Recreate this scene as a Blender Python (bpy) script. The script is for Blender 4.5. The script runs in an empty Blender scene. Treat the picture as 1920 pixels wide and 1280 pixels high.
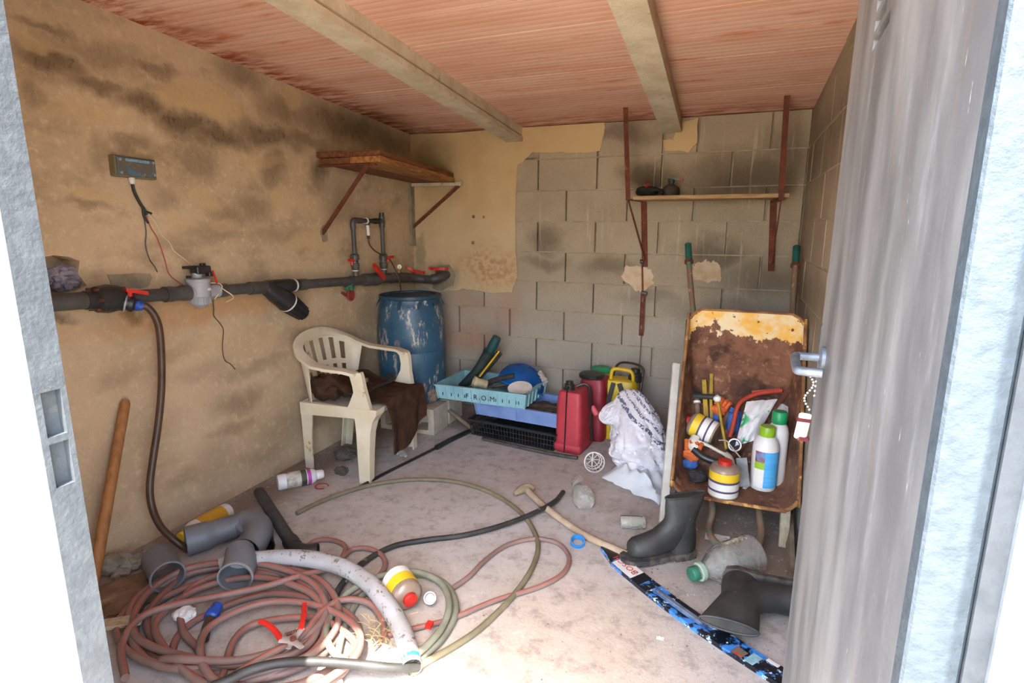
import bpy, bmesh, math, random
from math import sin, cos, pi, radians
from mathutils import Vector, Matrix, Euler, Quaternion
random.seed(7)
S = bpy.context.scene
COL = S.collection
# ---------------------------------------------------------------- camera
CAM = Vector((2.2313, -3.6554, 1.3145))
FPX = 1053.62
YAW, PITCH, ROLL = -0.37735, 0.20081, 0.00187
_f = Vector((sin(YAW)*cos(PITCH), cos(YAW)*cos(PITCH), -sin(PITCH)))
_r0 = Vector((cos(YAW), -sin(YAW), 0))
_u0 = _r0.cross(_f)
_r = _r0*cos(ROLL) + _u0*sin(ROLL)
_u = -_r0*sin(ROLL) + _u0*cos(ROLL)
cam_d = bpy.data.cameras.new('camera')
cam_d.sensor_width = 36.0
cam_d.lens = FPX/1920*36
cam_d.clip_start = 0.02
cam = bpy.data.objects.new('camera', cam_d)
COL.objects.link(cam)
cam.matrix_world = Matrix(((_r.x, _u.x, -_f.x, CAM.x), (_r.y, _u.y, -_f.y, CAM.y), (_r.z, _u.z, -_f.z, CAM.z), (0, 0, 0, 1)))
S.camera = cam
# ---------------------------------------------------------------- light
world = bpy.data.worlds.new('sky')
S.world = world
world.use_nodes = True
wn = world.node_tree
wn.nodes.clear()
sky = wn.nodes.new('ShaderNodeTexSky')
sky.sky_type = 'NISHITA'
sky.sun_disc = False
sky.sun_elevation = radians(62)
sky.sun_rotation = radians(164)
sky.air_density = 1.0
sky.dust_density = 2.0
sky.ozone_density = 1.0
bg = wn.nodes.new('ShaderNodeBackground')
bg.inputs['Strength'].default_value = 0.7
wo = wn.nodes.new('ShaderNodeOutputWorld')
wn.links.new(sky.outputs[0], bg.inputs[0])
wn.links.new(bg.outputs[0], wo.inputs[0])
sun_d = bpy.data.lights.new('sun', 'SUN')
sun_d.energy = 9.0
sun_d.angle = radians(0.6)
sun_d.color = (1.0, 0.96, 0.91)
sun = bpy.data.objects.new('sun', sun_d)
COL.objects.link(sun)
sun.rotation_euler = Vector((-.29, 1.01, -2.0)).to_track_quat('-Z', 'Y').to_euler()
S.cycles.max_bounces = 16
S.cycles.diffuse_bounces = 10
S.view_settings.view_transform = 'Standard'
S.view_settings.look = 'None'
S.view_settings.gamma = 1.0
S.view_settings.use_curve_mapping = False
S.view_settings.exposure = 1.95
# ---------------------------------------------------------------- rays from the photograph to real planes
def ray(px, py):
    return _r*((px-960)/FPX) - _u*((py-640)/FPX) + _f
def hitp(px, py, ax, val):
    d = ray(px, py)
    return CAM + d*((val-CAM[ax])/d[ax])
def fl(px, py, z=0.0): return hitp(px, py, 2, z)
def atY(px, py, Y): return hitp(px, py, 1, Y)
def atX(px, py, X): return hitp(px, py, 0, X)
# ---------------------------------------------------------------- materials
def srgb(h):
    if isinstance(h, str):
        h = h.lstrip('#'); h = [int(h[i:i+2], 16)/255 for i in (0, 2, 4)]
    return tuple((c/12.92 if c <= .04045 else ((c+.055)/1.055)**2.4) for c in h) + (1.0,)
class NT:
    def __init__(s, name):
        s.m = bpy.data.materials.new(name); s.m.use_nodes = True
        s.t = s.m.node_tree; s.b = s.t.nodes['Principled BSDF']
    def n(s, typ, **kw):
        x = s.t.nodes.new('ShaderNode'+typ)
        for k, v in kw.items(): setattr(x, k, v)
        return x
    def L(s, a, b): s.t.links.new(a, b)
    def coord(s, world=False):
        if world: return s.n('NewGeometry').outputs['Position']
        return s.n('TexCoord').outputs['Object']
    def mapv(s, v, scale=(1, 1, 1), loc=(0, 0, 0), rot=(0, 0, 0)):
        m = s.n('Mapping'); m.inputs['Scale'].default_value = scale; m.inputs['Location'].default_value = loc; m.inputs['Rotation'].default_value = rot
        s.L(v, m.inputs[0]); return m.outputs[0]
    def noise(s, v, scale=5, detail=5, rough=.55, dist=0, out='Fac'):
        x = s.n('TexNoise'); x.inputs['Scale'].default_value = scale; x.inputs['Detail'].default_value = detail
        x.inputs['Roughness'].default_value = rough; x.inputs['Distortion'].default_value = dist
        s.L(v, x.inputs['Vector']); return x.outputs[out]
    def rng(s, v, lo, hi, a=0., b=1., smooth=True):
        x = s.n('MapRange'); x.interpolation_type = 'SMOOTHSTEP' if smooth else 'LINEAR'
        for i, q in enumerate((lo, hi, a, b)): x.inputs[i+1].default_value = q
        s.L(v, x.inputs[0]); return x.outputs[0]
    def mix(s, fac, a, b, mode='MIX'):
        x = s.n('Mix', data_type='RGBA', blend_type=mode)
        if isinstance(fac, (int, float)): x.inputs[0].default_value = fac
        else: s.L(fac, x.inputs[0])
        for i, q in ((6, a), (7, b)):
            if isinstance(q, (tuple, list, str)): x.inputs[i].default_value = srgb(q) if isinstance(q, str) else q
            else: s.L(q, x.inputs[i])
        return x.outputs[2]
    def math(s, op, a, b=None):
        x = s.n('Math', operation=op)
        for i, q in enumerate((a, b)):
            if q is None: continue
            if isinstance(q, (int, float)): x.inputs[i].default_value = q
            else: s.L(q, x.inputs[i])
        return x.outputs[0]
    def vadd(s, a, b, op='ADD'):
        x = s.n('VectorMath', operation=op); s.L(a, x.inputs[0])
        if isinstance(b, (tuple, list)): x.inputs[1].default_value = b
        else: s.L(b, x.inputs[1])
        return x.outputs[0]
    def blob(s, v, c, r, soft=.5):
        # elliptical stain / painted shade mask: 1 inside, 0 outside ; v already distorted
        d = s.vadd(v, tuple(c), 'SUBTRACT'); d = s.vadd(d, tuple(1/q for q in r), 'MULTIPLY')
        x = s.n('VectorMath', operation='LENGTH'); s.L(d, x.inputs[0])
        return s.rng(x.outputs['Value'], 1-soft, 1+soft*.4, 1, 0)
    def color(s, c):
        if isinstance(c, (str, tuple)): s.b.inputs['Base Color'].default_value = srgb(c) if isinstance(c, str) else c
        else: s.L(c, s.b.inputs['Base Color'])
    def bump(s, h, strength=.3, dist=.01):
        x = s.n('Bump'); x.inputs['Strength'].default_value = strength; x.inputs['Distance'].default_value = dist
        s.L(h, x.inputs['Height']); s.L(x.outputs[0], s.b.inputs['Normal'])
    def fin(s, rough=.7, metal=0., spec=None):
        s.b.inputs['Roughness'].default_value = rough; s.b.inputs['Metallic'].default_value = metal
        if spec is not None: s.b.inputs['Specular IOR Level'].default_value = spec
        return s.m
MATS = {}
def mat(name, c1, c2=None, scale=12, lo=.35, hi=.65, rough=.6, metal=0., bump=0., bscale=60, c3=None, s3=30, t3=.62, stretch=(1, 1, 1), spec=None, world=False, detail=5):
    if name in MATS: return MATS[name]
    n = NT(name); v = n.coord(world)
    if stretch != (1, 1, 1): v = n.mapv(v, stretch)
    col = c1
    if c2: col = n.mix(n.rng(n.noise(v, scale, detail), lo, hi), c1, c2)
    if c3: col = n.mix(n.rng(n.noise(v, s3, 6, .65), t3, t3+.07), col, c3)
    n.color(col)
    if bump: n.bump(n.noise(v, bscale, 4), bump, .004)
    MATS[name] = n.fin(rough, metal, spec); return MATS[name]
def glass(name, tint, rough=.08, trans=.85):
    if name in MATS: return MATS[name]
    n = NT(name); n.color(tint)
    v = n.coord(); n.L(n.rng(n.noise(v, 25, 4), .35, .7, rough, rough+.3), n.b.inputs['Roughness'])
    n.b.inputs['Transmission Weight'].default_value = trans; n.b.inputs['IOR'].default_value = 1.15
    MATS[name] = n.m; return n.m
# ---------------------------------------------------------------- geometry helpers
def meshof(bm, name, smooth=False):
    me = bpy.data.meshes.new(name); bm.normal_update(); bm.to_mesh(me); bm.free()
    if smooth:
        for p in me.polygons: p.use_smooth = True
    return me
def obj(name, bm, m=None, parent=None, smooth=False, label=None, ang=None):
    me = bm if isinstance(bm, bpy.types.Mesh) else meshof(bm, name, smooth)
    if smooth and ang is None: ang = 40
    if smooth and hasattr(me, 'set_sharp_from_angle'): me.set_sharp_from_angle(angle=radians(ang))
    o = bpy.data.objects.new(name, me); COL.objects.link(o)
    if m is not None and not me.materials: me.materials.append(m)
    if parent is not None:
        o.parent = parent
        if parent.get('_w'):
            o['_w'] = 0
    if label: o['label'] = label
    return o
def thing(name, label, cat, loc=(0, 0, 0), rot=(0, 0, 0), group=None):
    o = bpy.data.objects.new(name, None); COL.objects.link(o)
    o.empty_display_size = .05
    o.location = loc; o.rotation_euler = rot
    return tag(o, label, cat, group)
def tag(o, label, cat, group=None):
    o['label'] = label; o['category'] = cat
    if group: o['group'] = group
    return o
def struct(o, label=None, cat=None):
    o['kind'] = 'structure'
    if label: o['label'] = label
    if cat: o['category'] = cat
    return o
def wpart(name, bm, m, root, smooth=False, **k):
    # bm given in world space, root is an Empty/thing placed without rotation
    L = root.location if root.parent is None else root.parent.location
    if isinstance(bm, bmesh.types.BMesh): bmesh.ops.translate(bm, verts=bm.verts, vec=-Vector(L))
    return obj(name, bm, m, root, smooth, **k)
def single(name, bm, m, label, cat, smooth=False, group=None, base=None):
    # one-mesh thing given in world space; origin moved to its base
    if base is None:
        xs = [v.co for v in bm.verts]
        base = Vector(((min(c.x for c in xs)+max(c.x for c in xs))/2, (min(c.y for c in xs)+max(c.y for c in xs))/2, min(c.z for c in xs)))
    bmesh.ops.translate(bm, verts=bm.verts, vec=-Vector(base))
    o = obj(name, bm, m, None, smooth); o.location = base
    return tag(o, label, cat, group)
def NB(): return bmesh.new()
def box(bm, c, s, rot=None, bev=0., seg=1):
    r = bmesh.ops.create_cube(bm, size=1)
    vs = r['verts']
    bmesh.ops.scale(bm, vec=s, verts=vs)
    if bev > 0:
        es = list({e for v in vs for e in v.link_edges})
        rr = bmesh.ops.bevel(bm, geom=es, offset=bev, segments=seg, affect='EDGES', profile=.5)
        vs = list({v for f in rr['faces'] for v in f.verts} | set(v for v in vs if v.is_valid))
    if rot is not None:
        R = rot if isinstance(rot, Matrix) else Euler(rot).to_matrix()
        bmesh.ops.rotate(bm, cent=(0, 0, 0), matrix=R, verts=vs)
    bmesh.ops.translate(bm, vec=c, verts=vs)
    return bm
def boxmm(bm, a, b, **k):
    a, b = Vector(a), Vector(b)
    return box(bm, (a+b)/2, (abs(b.x-a.x), abs(b.y-a.y), abs(b.z-a.z)), **k)
def bar(bm, a, b, w, h, up=(0, 0, 1), bev=0.):
    a, b = Vector(a), Vector(b); d = (b-a); L = d.length; d.normalize()
    up = Vector(up); x = d.cross(up)
    if x.length < 1e-4: x = d.cross(Vector((1, 0, 0)))
    x.normalize(); z = x.cross(d)
    R = Matrix((x, d, z)).transposed()
    return box(bm, (a+b)/2, (w, L, h), rot=R, bev=bev)
def catmull(pts, n=8, closed=False):
    P = [Vector(p) for p in pts]
    if len(P) < 3: return P
    out = []
    N = len(P)
    rngk = range(N if closed else N-1)
    for i in rngk:
        p1, p2 = P[i], P[(i+1) % N]
        p0 = P[i-1] if (i > 0 or closed) else p1*2-p2
        p3 = P[(i+2) % N] if (i+2 < N or closed) else p2*2-p1
        for k in range(n):
            t = k/n
            out.append(.5*((2*p1)+(-p0+p2)*t+(2*p0-5*p1+4*p2-p3)*t*t+(-p0+3*p1-3*p2+p3)*t**3))
    if not closed: out.append(P[-1])
    return out
def tube(bm, pts, r, seg=10, smooth_n=8, closed=False, caps=True, flat=1.0, prof=None):
    P = catmull(pts, smooth_n, closed) if smooth_n else [Vector(p) for p in pts]
    N = len(P)
    rad = r if callable(r) else (lambda t: r)
    T = []
    for i in range(N):
        a = P[i-1] if (i > 0 or closed) else P[i]
        b = P[(i+1) % N] if (i < N-1 or closed) else P[i]
        d = b-a
        T.append(d.normalized() if d.length > 1e-9 else (T[-1] if T else Vector((0, 0, 1))))
    ref = Vector((0, 0, 1)) if abs(T[0].z) < .9 else Vector((1, 0, 0))
    u = (ref-T[0]*ref.dot(T[0])).normalized()
    rings = []
    for i in range(N):
        u = (u-T[i]*u.dot(T[i]))
        u.normalize(); w = T[i].cross(u)
        R = rad(i/max(1, N-1))
        if prof: ring = [bm.verts.new(P[i]+u*a*R+w*b*R) for a, b in prof]
        else: ring = [bm.verts.new(P[i]+u*cos(2*pi*k/seg)*R*flat+w*sin(2*pi*k/seg)*R) for k in range(seg)]
        rings.append(ring)
    M = len(rings[0])
    for i in range(N-1 if not closed else N):
        A, B = rings[i], rings[(i+1) % N]
        for k in range(M): bm.faces.new((A[k], A[(k+1) % M], B[(k+1) % M], B[k]))
    if caps and not closed:
        bm.faces.new(rings[0][::-1]); bm.faces.new(rings[-1])
    return bm
def cyl(bm, a, b, r, r2=None, seg=20, caps=True):
    r2 = r if r2 is None else r2
    return tube(bm, [a, b], lambda t: r+(r2-r)*t, seg, 0, caps=caps)
def lathe(bm, prof, seg=24, mtx=None, caps=True, ang=2*pi):
    rings = []
    mtx = mtx or Matrix.Identity(4)
    for r, z in prof:
        if r < 1e-6: rings.append([bm.verts.new(mtx@Vector((0, 0, z)))])
        else: rings.append([bm.verts.new(mtx@Vector((r*cos(2*pi*k/seg), r*sin(2*pi*k/seg), z))) for k in range(seg)])
    for A, B in zip(rings, rings[1:]):
        for k in range(seg):
            k2 = (k+1) % seg
            if len(A) == 1 and len(B) == 1: continue
            if len(A) == 1: bm.faces.new((A[0], B[k2], B[k]))
            elif len(B) == 1: bm.faces.new((A[k], A[k2], B[0]))
            else: bm.faces.new((A[k], A[k2], B[k2], B[k]))
    if caps:
        if len(rings[0]) > 1: bm.faces.new(rings[0][::-1])
        if len(rings[-1]) > 1: bm.faces.new(rings[-1])
    return bm
def frame_mtx(origin, zdir, xdir=None):
    z = Vector(zdir).normalized()
    x = Vector(xdir) if xdir is not None else (Vector((1, 0, 0)) if abs(z.x) < .9 else Vector((0, 1, 0)))
    x = (x-z*x.dot(z)).normalized(); y = z.cross(x)
    m = Matrix((x, y, z)).transposed().to_4x4(); m.translation = Vector(origin)
    return m
def prism(bm, outline, t, mtx=None):
    # outline: 2d pts (ccw) in local xy; extruded along +z by t
    mtx = mtx or Matrix.Identity(4)
    a = [bm.verts.new(mtx@Vector((x, y, 0))) for x, y in outline]
    b = [bm.verts.new(mtx@Vector((x, y, t))) for x, y in outline]
    bm.faces.new(a[::-1]); bm.faces.new(b)
    n = len(a)
    for k in range(n): bm.faces.new((a[k], a[(k+1) % n], b[(k+1) % n], b[k]))
    return bm
def loft(bm, rings, caps=True, closed=True):
    R = [[bm.verts.new(p) for p in r] for r in rings]
    n = len(R[0])
    for A, B in zip(R, R[1:]):
        for k in range(n if closed else n-1): bm.faces.new((A[k], A[(k+1) % n], B[(k+1) % n], B[k]))
    if caps and closed:
        bm.faces.new(R[0][::-1]); bm.faces.new(R[-1])
    return bm
def sheet(bm, fn, nu, nv, t=0.0):
    # grid surface fn(u,v)->Vector, thickened along the normal by t
    V = [[bm.verts.new(fn(i/nu, j/nv)) for j in range(nv+1)] for i in range(nu+1)]
    F = []
    for i in range(nu):
        for j in range(nv): F.append(bm.faces.new((V[i][j], V[i+1][j], V[i+1][j+1], V[i][j+1])))
    if t:
        bm.normal_update(); bmesh.ops.solidify(bm, geom=F, thickness=t)
    return bm
def rrect(w, h, r, n=4):
    out = []
    for cx, cy, a0 in ((w/2-r, h/2-r, 0), (-w/2+r, h/2-r, pi/2), (-w/2+r, -h/2+r, pi), (w/2-r, -h/2+r, 3*pi/2)):
        for k in range(n+1):
            a = a0+pi/2*k/n; out.append((cx+r*cos(a), cy+r*sin(a)))
    return out
def cut(o, bms):
    # boolean difference with bmesh cutters given in the object's local space
    for b in bms:
        c = bpy.data.objects.new('cutter', meshof(b, 'cutter')); COL.objects.link(c)
        md = o.modifiers.new('b', 'BOOLEAN'); md.object = c; md.operation = 'DIFFERENCE'; md.solver = 'EXACT'
        c.matrix_world = o.matrix_world
        bpy.context.view_layer.update()
        me = bpy.data.meshes.new_from_object(o.evaluated_get(bpy.context.evaluated_depsgraph_get()))
        o.modifiers.clear(); old = o.data; o.data = me
        cm = c.data; bpy.data.objects.remove(c); bpy.data.meshes.remove(cm)
def text_mesh(body, size, depth=.0006, align='CENTER', spacing=1.0):
    cu = bpy.data.curves.new('txt', 'FONT'); cu.body = body; cu.size = size; cu.extrude = depth; cu.align_x = align; cu.align_y = 'CENTER'; cu.space_character = spacing
    cu.resolution_u = 2
    o = bpy.data.objects.new('txt', cu); COL.objects.link(o); bpy.context.view_layer.update()
    me = bpy.data.meshes.new_from_object(o.evaluated_get(bpy.context.evaluated_depsgraph_get()))
    bpy.data.objects.remove(o); bpy.data.curves.remove(cu)
    return me
def text_part(name, body, size, mtx, m, parent, **k):
    me = text_mesh(body, size, **k); me.transform(mtx); me.materials.clear(); me.materials.append(m)
    return obj(name, me, m, parent)
def copy_tree(o, parent=None):
    c = o.copy(); COL.objects.link(c); c.parent = parent
    for ch in list(o.children): copy_tree(ch, c)
    return c
# ================================================================ STRUCTURE
W = 2.56; YF = -3.16; YO = -3.36
def ceil_z(y): return 1.96-.064*y
# ---- materials of the shell
def make_left_wall():
    n = NT('stained_plaster'); v0 = n.coord(True)
    nz = n.noise(v0, 3.0, 6, .6, out='Color'); d = n.vadd(n.vadd(nz, (.5, .5, .5), 'SUBTRACT'), (.20, .20, .20), 'MULTIPLY')
    v = n.vadd(v0, d)
    nf = n.noise(v0, 9, 6, .65, out='Color'); v2 = n.vadd(v, n.vadd(n.vadd(nf, (.5, .5, .5), 'SUBTRACT'), (.10, .10, .10), 'MULTIPLY'))
    base = n.mix(n.rng(n.noise(v0, 2.2, 5), .35, .65), '#c0a888', '#b29b7c')
    base = n.mix(n.rng(n.noise(v0, 26, 6, .7), .5, .72), base, '#c9b391')
    # mould / damp clouds plus contact shade painted around shelf and box: where they sit on the wall (seen at px,py), half sizes, strength
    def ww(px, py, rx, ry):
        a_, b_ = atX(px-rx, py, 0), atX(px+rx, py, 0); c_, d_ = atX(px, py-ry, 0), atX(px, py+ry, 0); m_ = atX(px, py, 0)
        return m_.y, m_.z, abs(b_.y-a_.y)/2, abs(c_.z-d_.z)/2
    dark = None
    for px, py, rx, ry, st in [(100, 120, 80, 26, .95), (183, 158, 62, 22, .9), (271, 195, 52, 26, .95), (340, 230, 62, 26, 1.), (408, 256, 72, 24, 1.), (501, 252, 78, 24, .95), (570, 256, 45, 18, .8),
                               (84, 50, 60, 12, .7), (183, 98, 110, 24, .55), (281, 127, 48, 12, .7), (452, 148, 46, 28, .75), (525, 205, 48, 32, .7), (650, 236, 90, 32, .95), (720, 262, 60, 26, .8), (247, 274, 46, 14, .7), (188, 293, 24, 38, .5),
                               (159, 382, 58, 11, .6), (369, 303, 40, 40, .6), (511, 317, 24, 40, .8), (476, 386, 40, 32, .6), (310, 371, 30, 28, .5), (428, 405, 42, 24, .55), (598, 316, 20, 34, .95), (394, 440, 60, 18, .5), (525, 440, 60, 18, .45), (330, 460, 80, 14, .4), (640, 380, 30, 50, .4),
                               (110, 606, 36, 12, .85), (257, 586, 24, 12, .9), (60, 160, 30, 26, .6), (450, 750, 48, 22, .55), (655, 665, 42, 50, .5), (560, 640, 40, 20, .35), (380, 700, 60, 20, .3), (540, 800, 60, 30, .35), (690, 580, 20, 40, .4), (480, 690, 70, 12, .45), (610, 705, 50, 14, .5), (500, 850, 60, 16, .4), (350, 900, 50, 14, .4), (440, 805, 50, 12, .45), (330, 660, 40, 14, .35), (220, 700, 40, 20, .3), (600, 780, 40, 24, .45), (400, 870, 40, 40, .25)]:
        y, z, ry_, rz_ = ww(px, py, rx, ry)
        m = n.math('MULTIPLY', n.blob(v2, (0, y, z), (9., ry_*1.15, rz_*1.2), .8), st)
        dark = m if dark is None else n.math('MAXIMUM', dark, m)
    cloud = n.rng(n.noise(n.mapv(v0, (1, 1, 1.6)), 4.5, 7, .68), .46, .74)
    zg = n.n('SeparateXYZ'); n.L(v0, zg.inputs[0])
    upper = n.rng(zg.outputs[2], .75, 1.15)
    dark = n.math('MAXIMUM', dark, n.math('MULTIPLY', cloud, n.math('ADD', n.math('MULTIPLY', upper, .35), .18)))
    crack = n.rng(n.noise(n.mapv(v0, (1, 1.5, .8)), 34, 4, .7), .54, .66)
    dark = n.math('MULTIPLY', dark, n.rng(crack, 0, 1, .82, 1.0))
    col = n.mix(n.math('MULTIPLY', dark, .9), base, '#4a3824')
    light = None
    for px, py, rx, ry, st in [(365, 185, 80, 30, .95), (405, 205, 55, 28, .9), (550, 181, 24, 20, .7), (174, 362, 55, 13, .75), (379, 372, 35, 20, .7), (525, 378, 20, 26, .7), (574, 388, 20, 20, .6), (418, 428, 30, 18, .5), (584, 456, 46, 26, .75), (330, 418, 30, 22, .5), (66, 88, 30, 18, .6), (150, 215, 80, 18, .45), (480, 300, 60, 14, .45), (450, 640, 120, 30, .3)]:
        y, z, ry_, rz_ = ww(px, py, rx, ry)
        m = n.math('MULTIPLY', n.blob(v, (0, y, z), (9., ry_, rz_), .4), st)
        light = m if light is None else n.math('MAXIMUM', light, m)
    col = n.mix(n.math('MULTIPLY', light, .85), col, '#bfa478')
    # orange seep under the pipe
    col = n.mix(n.math('MULTIPLY', n.blob(v2, (0, -1.75, .93), (9, .7, .07), .7), .45), col, '#b0753a')
    col = n.mix(n.rng(n.noise(v0, 60, 3, .6), .70, .76, 0, .6), col, '#d6c3a2')
    gr = n.noise(v0, 140, 4, .75); col = n.mix(n.rng(gr, .28, .44, .3, 0), col, '#54412b'); col = n.mix(n.rng(gr, .58, .72, 0, .25), col, '#cdb793')
    n.color(col); n.bump(n.noise(v0, 45, 6, .7), .45, .006)
    return n.fin(.95, spec=.15)
def make_block_mat(name='concrete_block', warm=0.):
    n = NT(name); v0 = n.coord(True)
    base = n.mix(n.rng(n.noise(v0, 2.6, 5), .3, .7), '#a89a83', '#978872')
    info = n.n('ObjectInfo'); base = n.mix(n.rng(info.outputs['Random'], 0, 1, 0, .35), base, '#aa9c86')
    sep = n.n('SeparateXYZ'); n.L(v0, sep.inputs[0])
    # damp dark clouds high on the right, grey-white at the bottom
    nz = n.noise(v0, 4, 6, .6, out='Color'); v = n.vadd(v0, n.vadd(n.vadd(nz, (.5, .5, .5), 'SUBTRACT'), (.25, .25, .25), 'MULTIPLY'))
    dk = None
    for x, z, rx, rz, st in [(2.25, 1.62, .40, .16, .8), (1.68, 1.62, .20, .12, .9), (2.1, 1.15, .25, .10, .7), (2.4, 1.0, .3, .15, .6), (1.02, 1.22, .15, .10, .6), (1.0, 1.08, .2, .05, .5), (2.45, 1.7, .2, .2, .6), (1.45, 1.06, .2, .07, .5), (1.75, .88, .25, .06, .4), (2.2, .8, .4, .1, .5), (1.5, 1.88, .3, .06, .5)]:
        m = n.math('MULTIPLY', n.blob(v, (x, 0, z), (rx, 9., rz), .8), st)
        dk = m if dk is None else n.math('MAXIMUM', dk, m)
    col = n.mix(n.math('MULTIPLY', dk, .88), base, '#40362a')
    low = n.rng(sep.outputs[2], 1.05, .55)
    col = n.mix(n.math('MULTIPLY', low, .6), col, '#a39d93')
    pink = None
    for x, z, rx, rz, st in [(.45, .52, .28, .16, .7), (.75, .75, .12, .2, .5), (.5, .75, .3, .1, .4)]:
        m = n.math('MULTIPLY', n.blob(v, (x, 0, z), (rx, 9., rz), .8), st)
        pink = m if pink is None else n.math('MAXIMUM', pink, m)
    col = n.mix(pink, col, '#a9806a')
    # vertical lime runs
    run = n.rng(n.noise(n.mapv(v0, (1, 1, .05)), 38, 4, .6), .56, .70)
    col = n.mix(n.math('MULTIPLY', run, n.math('MULTIPLY', n.rng(n.noise(v0, 2.1, 2), .45, .6), .55)), col, '#c0b5a1')
    g = n.noise(v0, 220, 3, .7); col = n.mix(n.rng(g, .35, .5, .25, 0), col, '#3f362a')
    n.color(col); n.bump(n.noise(v0, 190, 4, .75), .5, .004)
    return n.fin(.95, spec=.15)
def make_cream():
    n = NT('cream_plaster'); v0 = n.coord(True)
    nz = n.noise(v0, 5, 6, .6, out='Color'); v = n.vadd(v0, n.vadd(n.vadd(nz, (.5, .5, .5), 'SUBTRACT'), (.3, .3, .3), 'MULTIPLY'))
    col = n.mix(n.rng(n.noise(v0, 2.5, 5), .35, .65), '#c2aa7f', '#b69b70')
    sep = n.n('SeparateXYZ'); n.L(v0, sep.inputs[0])
    col = n.mix(n.rng(sep.outputs[2], 1.7, 1.15, 0, .55), col, '#b8a488')
    col = n.mix(n.math('MULTIPLY', n.math('MULTIPLY', n.blob(v, (.62, 0, 1.03), (.3, 9, .16), .9), n.rng(n.noise(v0, 30, 5, .7), .42, .6)), .7), col, '#a5703c')
    col = n.mix(n.math('MULTIPLY', n.blob(v, (.2, 0, 1.72), (.24, 9, .26), .9), .5), col, '#4d3b22')
    col = n.mix(n.math('MULTIPLY', n.blob(v, (.27, 0, .97), (.11, 9, .10), .6), .6), col, '#777066')
    col = n.mix(n.math('MULTIPLY', n.blob(v, (.05, 0, 1.12), (.05, 9, .14), .6), .5), col, '#625b4c')
    n.color(col); n.bump(n.noise(v0, 30, 6, .7), .25, .005)
    return n.fin(.95, spec=.15)
def make_floor():
    n = NT('dusty_concrete_floor'); v0 = n.coord(True)
    col = n.mix(n.rng(n.noise(v0, 1.7, 6, .6), .35, .65), '#b0a89e', '#bab1a8')
    col = n.mix(n.rng(n.noise(v0, 5.5, 7, .65), .52, .72, 0, .8), col, '#c4bbb3')
    col = n.mix(n.rng(n.noise(v0, 3.2, 6, .6), .55, .75, 0, .4), col, '#8e7560')
    nz = n.noise(v0, 4, 6, .65, out='Color'); v = n.vadd(v0, n.vadd(n.vadd(nz, (.5, .5, .5), 'SUBTRACT'), (.35, .35, .35), 'MULTIPLY'))
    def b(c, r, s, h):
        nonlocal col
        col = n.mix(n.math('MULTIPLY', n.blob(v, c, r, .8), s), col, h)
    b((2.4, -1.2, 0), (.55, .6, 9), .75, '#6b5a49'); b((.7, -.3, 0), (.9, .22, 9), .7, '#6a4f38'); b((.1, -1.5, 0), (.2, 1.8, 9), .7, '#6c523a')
    b((1.85, -2.15, 0), (.5, .5, 9), .45, '#bda585'); b((1.75, -1.85, 0), (.16, .10, 9), .8, '#b7a699'); b((.8, -2.1, 0), (.6, .4, 9), .35, '#8d7560')
    b((1.15, -1.0, 0), (.35, .25, 9), .5, '#bdb2ab'); b((1.4, -.95, 0), (.5, .3, 9), .4, '#a9998c')
    gr = n.noise(v0, 13, 8, .75); col = n.mix(n.rng(gr, .34, .52, .55, 0), col, '#82756a'); col = n.mix(n.rng(gr, .54, .70, 0, .5), col, '#cfc7bf')
    gr = n.noise(v0, 170, 4, .75); col = n.mix(n.rng(gr, .30, .46, .4, 0), col, '#5d4f42')
    sp = n.rng(n.noise(v0, 75, 4, .7), .66, .72); col = n.mix(n.math('MULTIPLY', sp, .8), col, '#4e4338')
    sp = n.rng(n.noise(v0, 95, 3, .7), .70, .75); col = n.mix(n.math('MULTIPLY', sp, .8), col, '#d3cbc2')
    n.color(col); n.bump(n.noise(v0, 55, 6, .72), .35, .006)
    return n.fin(.95, spec=.15)
def make_clay():
    n = NT('terracotta_board'); v0 = n.coord(True)
    info = n.n('ObjectInfo')
    st = n.mapv(v0, (.35, 1.6, 1))
    col = n.mix(n.rng(n.noise(st, 4.5, 6, .6), .35, .68), '#dcb69f', '#d2a288')
    col = n.mix(n.rng(info.outputs['Random'], 0, 1, 0, .25), col, '#bd8e78')
    sep = n.n('SeparateXYZ'); n.L(v0, sep.inputs[0])
    col = n.mix(n.rng(n.noise(n.mapv(v0, (.6, 3., 1)), 5.5, 6, .65), .54, .74, 0, .8), col, '#b8653f')
    edge = n.math('MAXIMUM', n.rng(sep.outputs[0], .32, .0), n.rng(sep.outputs[1], -.35, -.02, 0, .7))
    col = n.mix(n.math('MULTIPLY', edge, n.rng(n.noise(n.mapv(v0, (.8, 3, 1)), 8, 6, .65), .38, .62)), col, '#8e3f1f')
    col = n.mix(n.rng(n.noise(v0, 22, 5), .62, .72, 0, .35), col, '#cfa893')
    w = n.n('TexWave', wave_type='BANDS', bands_direction='Y'); w.inputs['Scale'].default_value = 8.2; w.inputs['Distortion'].default_value = .25; w.inputs['Detail'].default_value = 1
    n.L(v0, w.inputs[0])
    col = n.mix(n.rng(w.outputs['Fac'], .25, .0, 0, .22), col, '#8e4a2c'); n.color(col); n.bump(w.outputs['Fac'], .16, .004)
    return n.fin(.9, spec=.15)
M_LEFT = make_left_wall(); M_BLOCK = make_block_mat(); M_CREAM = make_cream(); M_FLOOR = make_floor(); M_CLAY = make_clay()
M_MORTAR = mat('mortar', '#8d8069', '#a3967f', 14, rough=.95, bump=.4, bscale=120, world=True)
M_PATCH = mat('pale_rough_plaster', '#c6b297', '#b89c7a', 14, rough=.95, bump=.6, bscale=50, world=True)
M_GREYPATCH = mat('grey_cement', '#94876f', '#82765f', 20, rough=.95, bump=.5, bscale=80, world=True)
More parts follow.
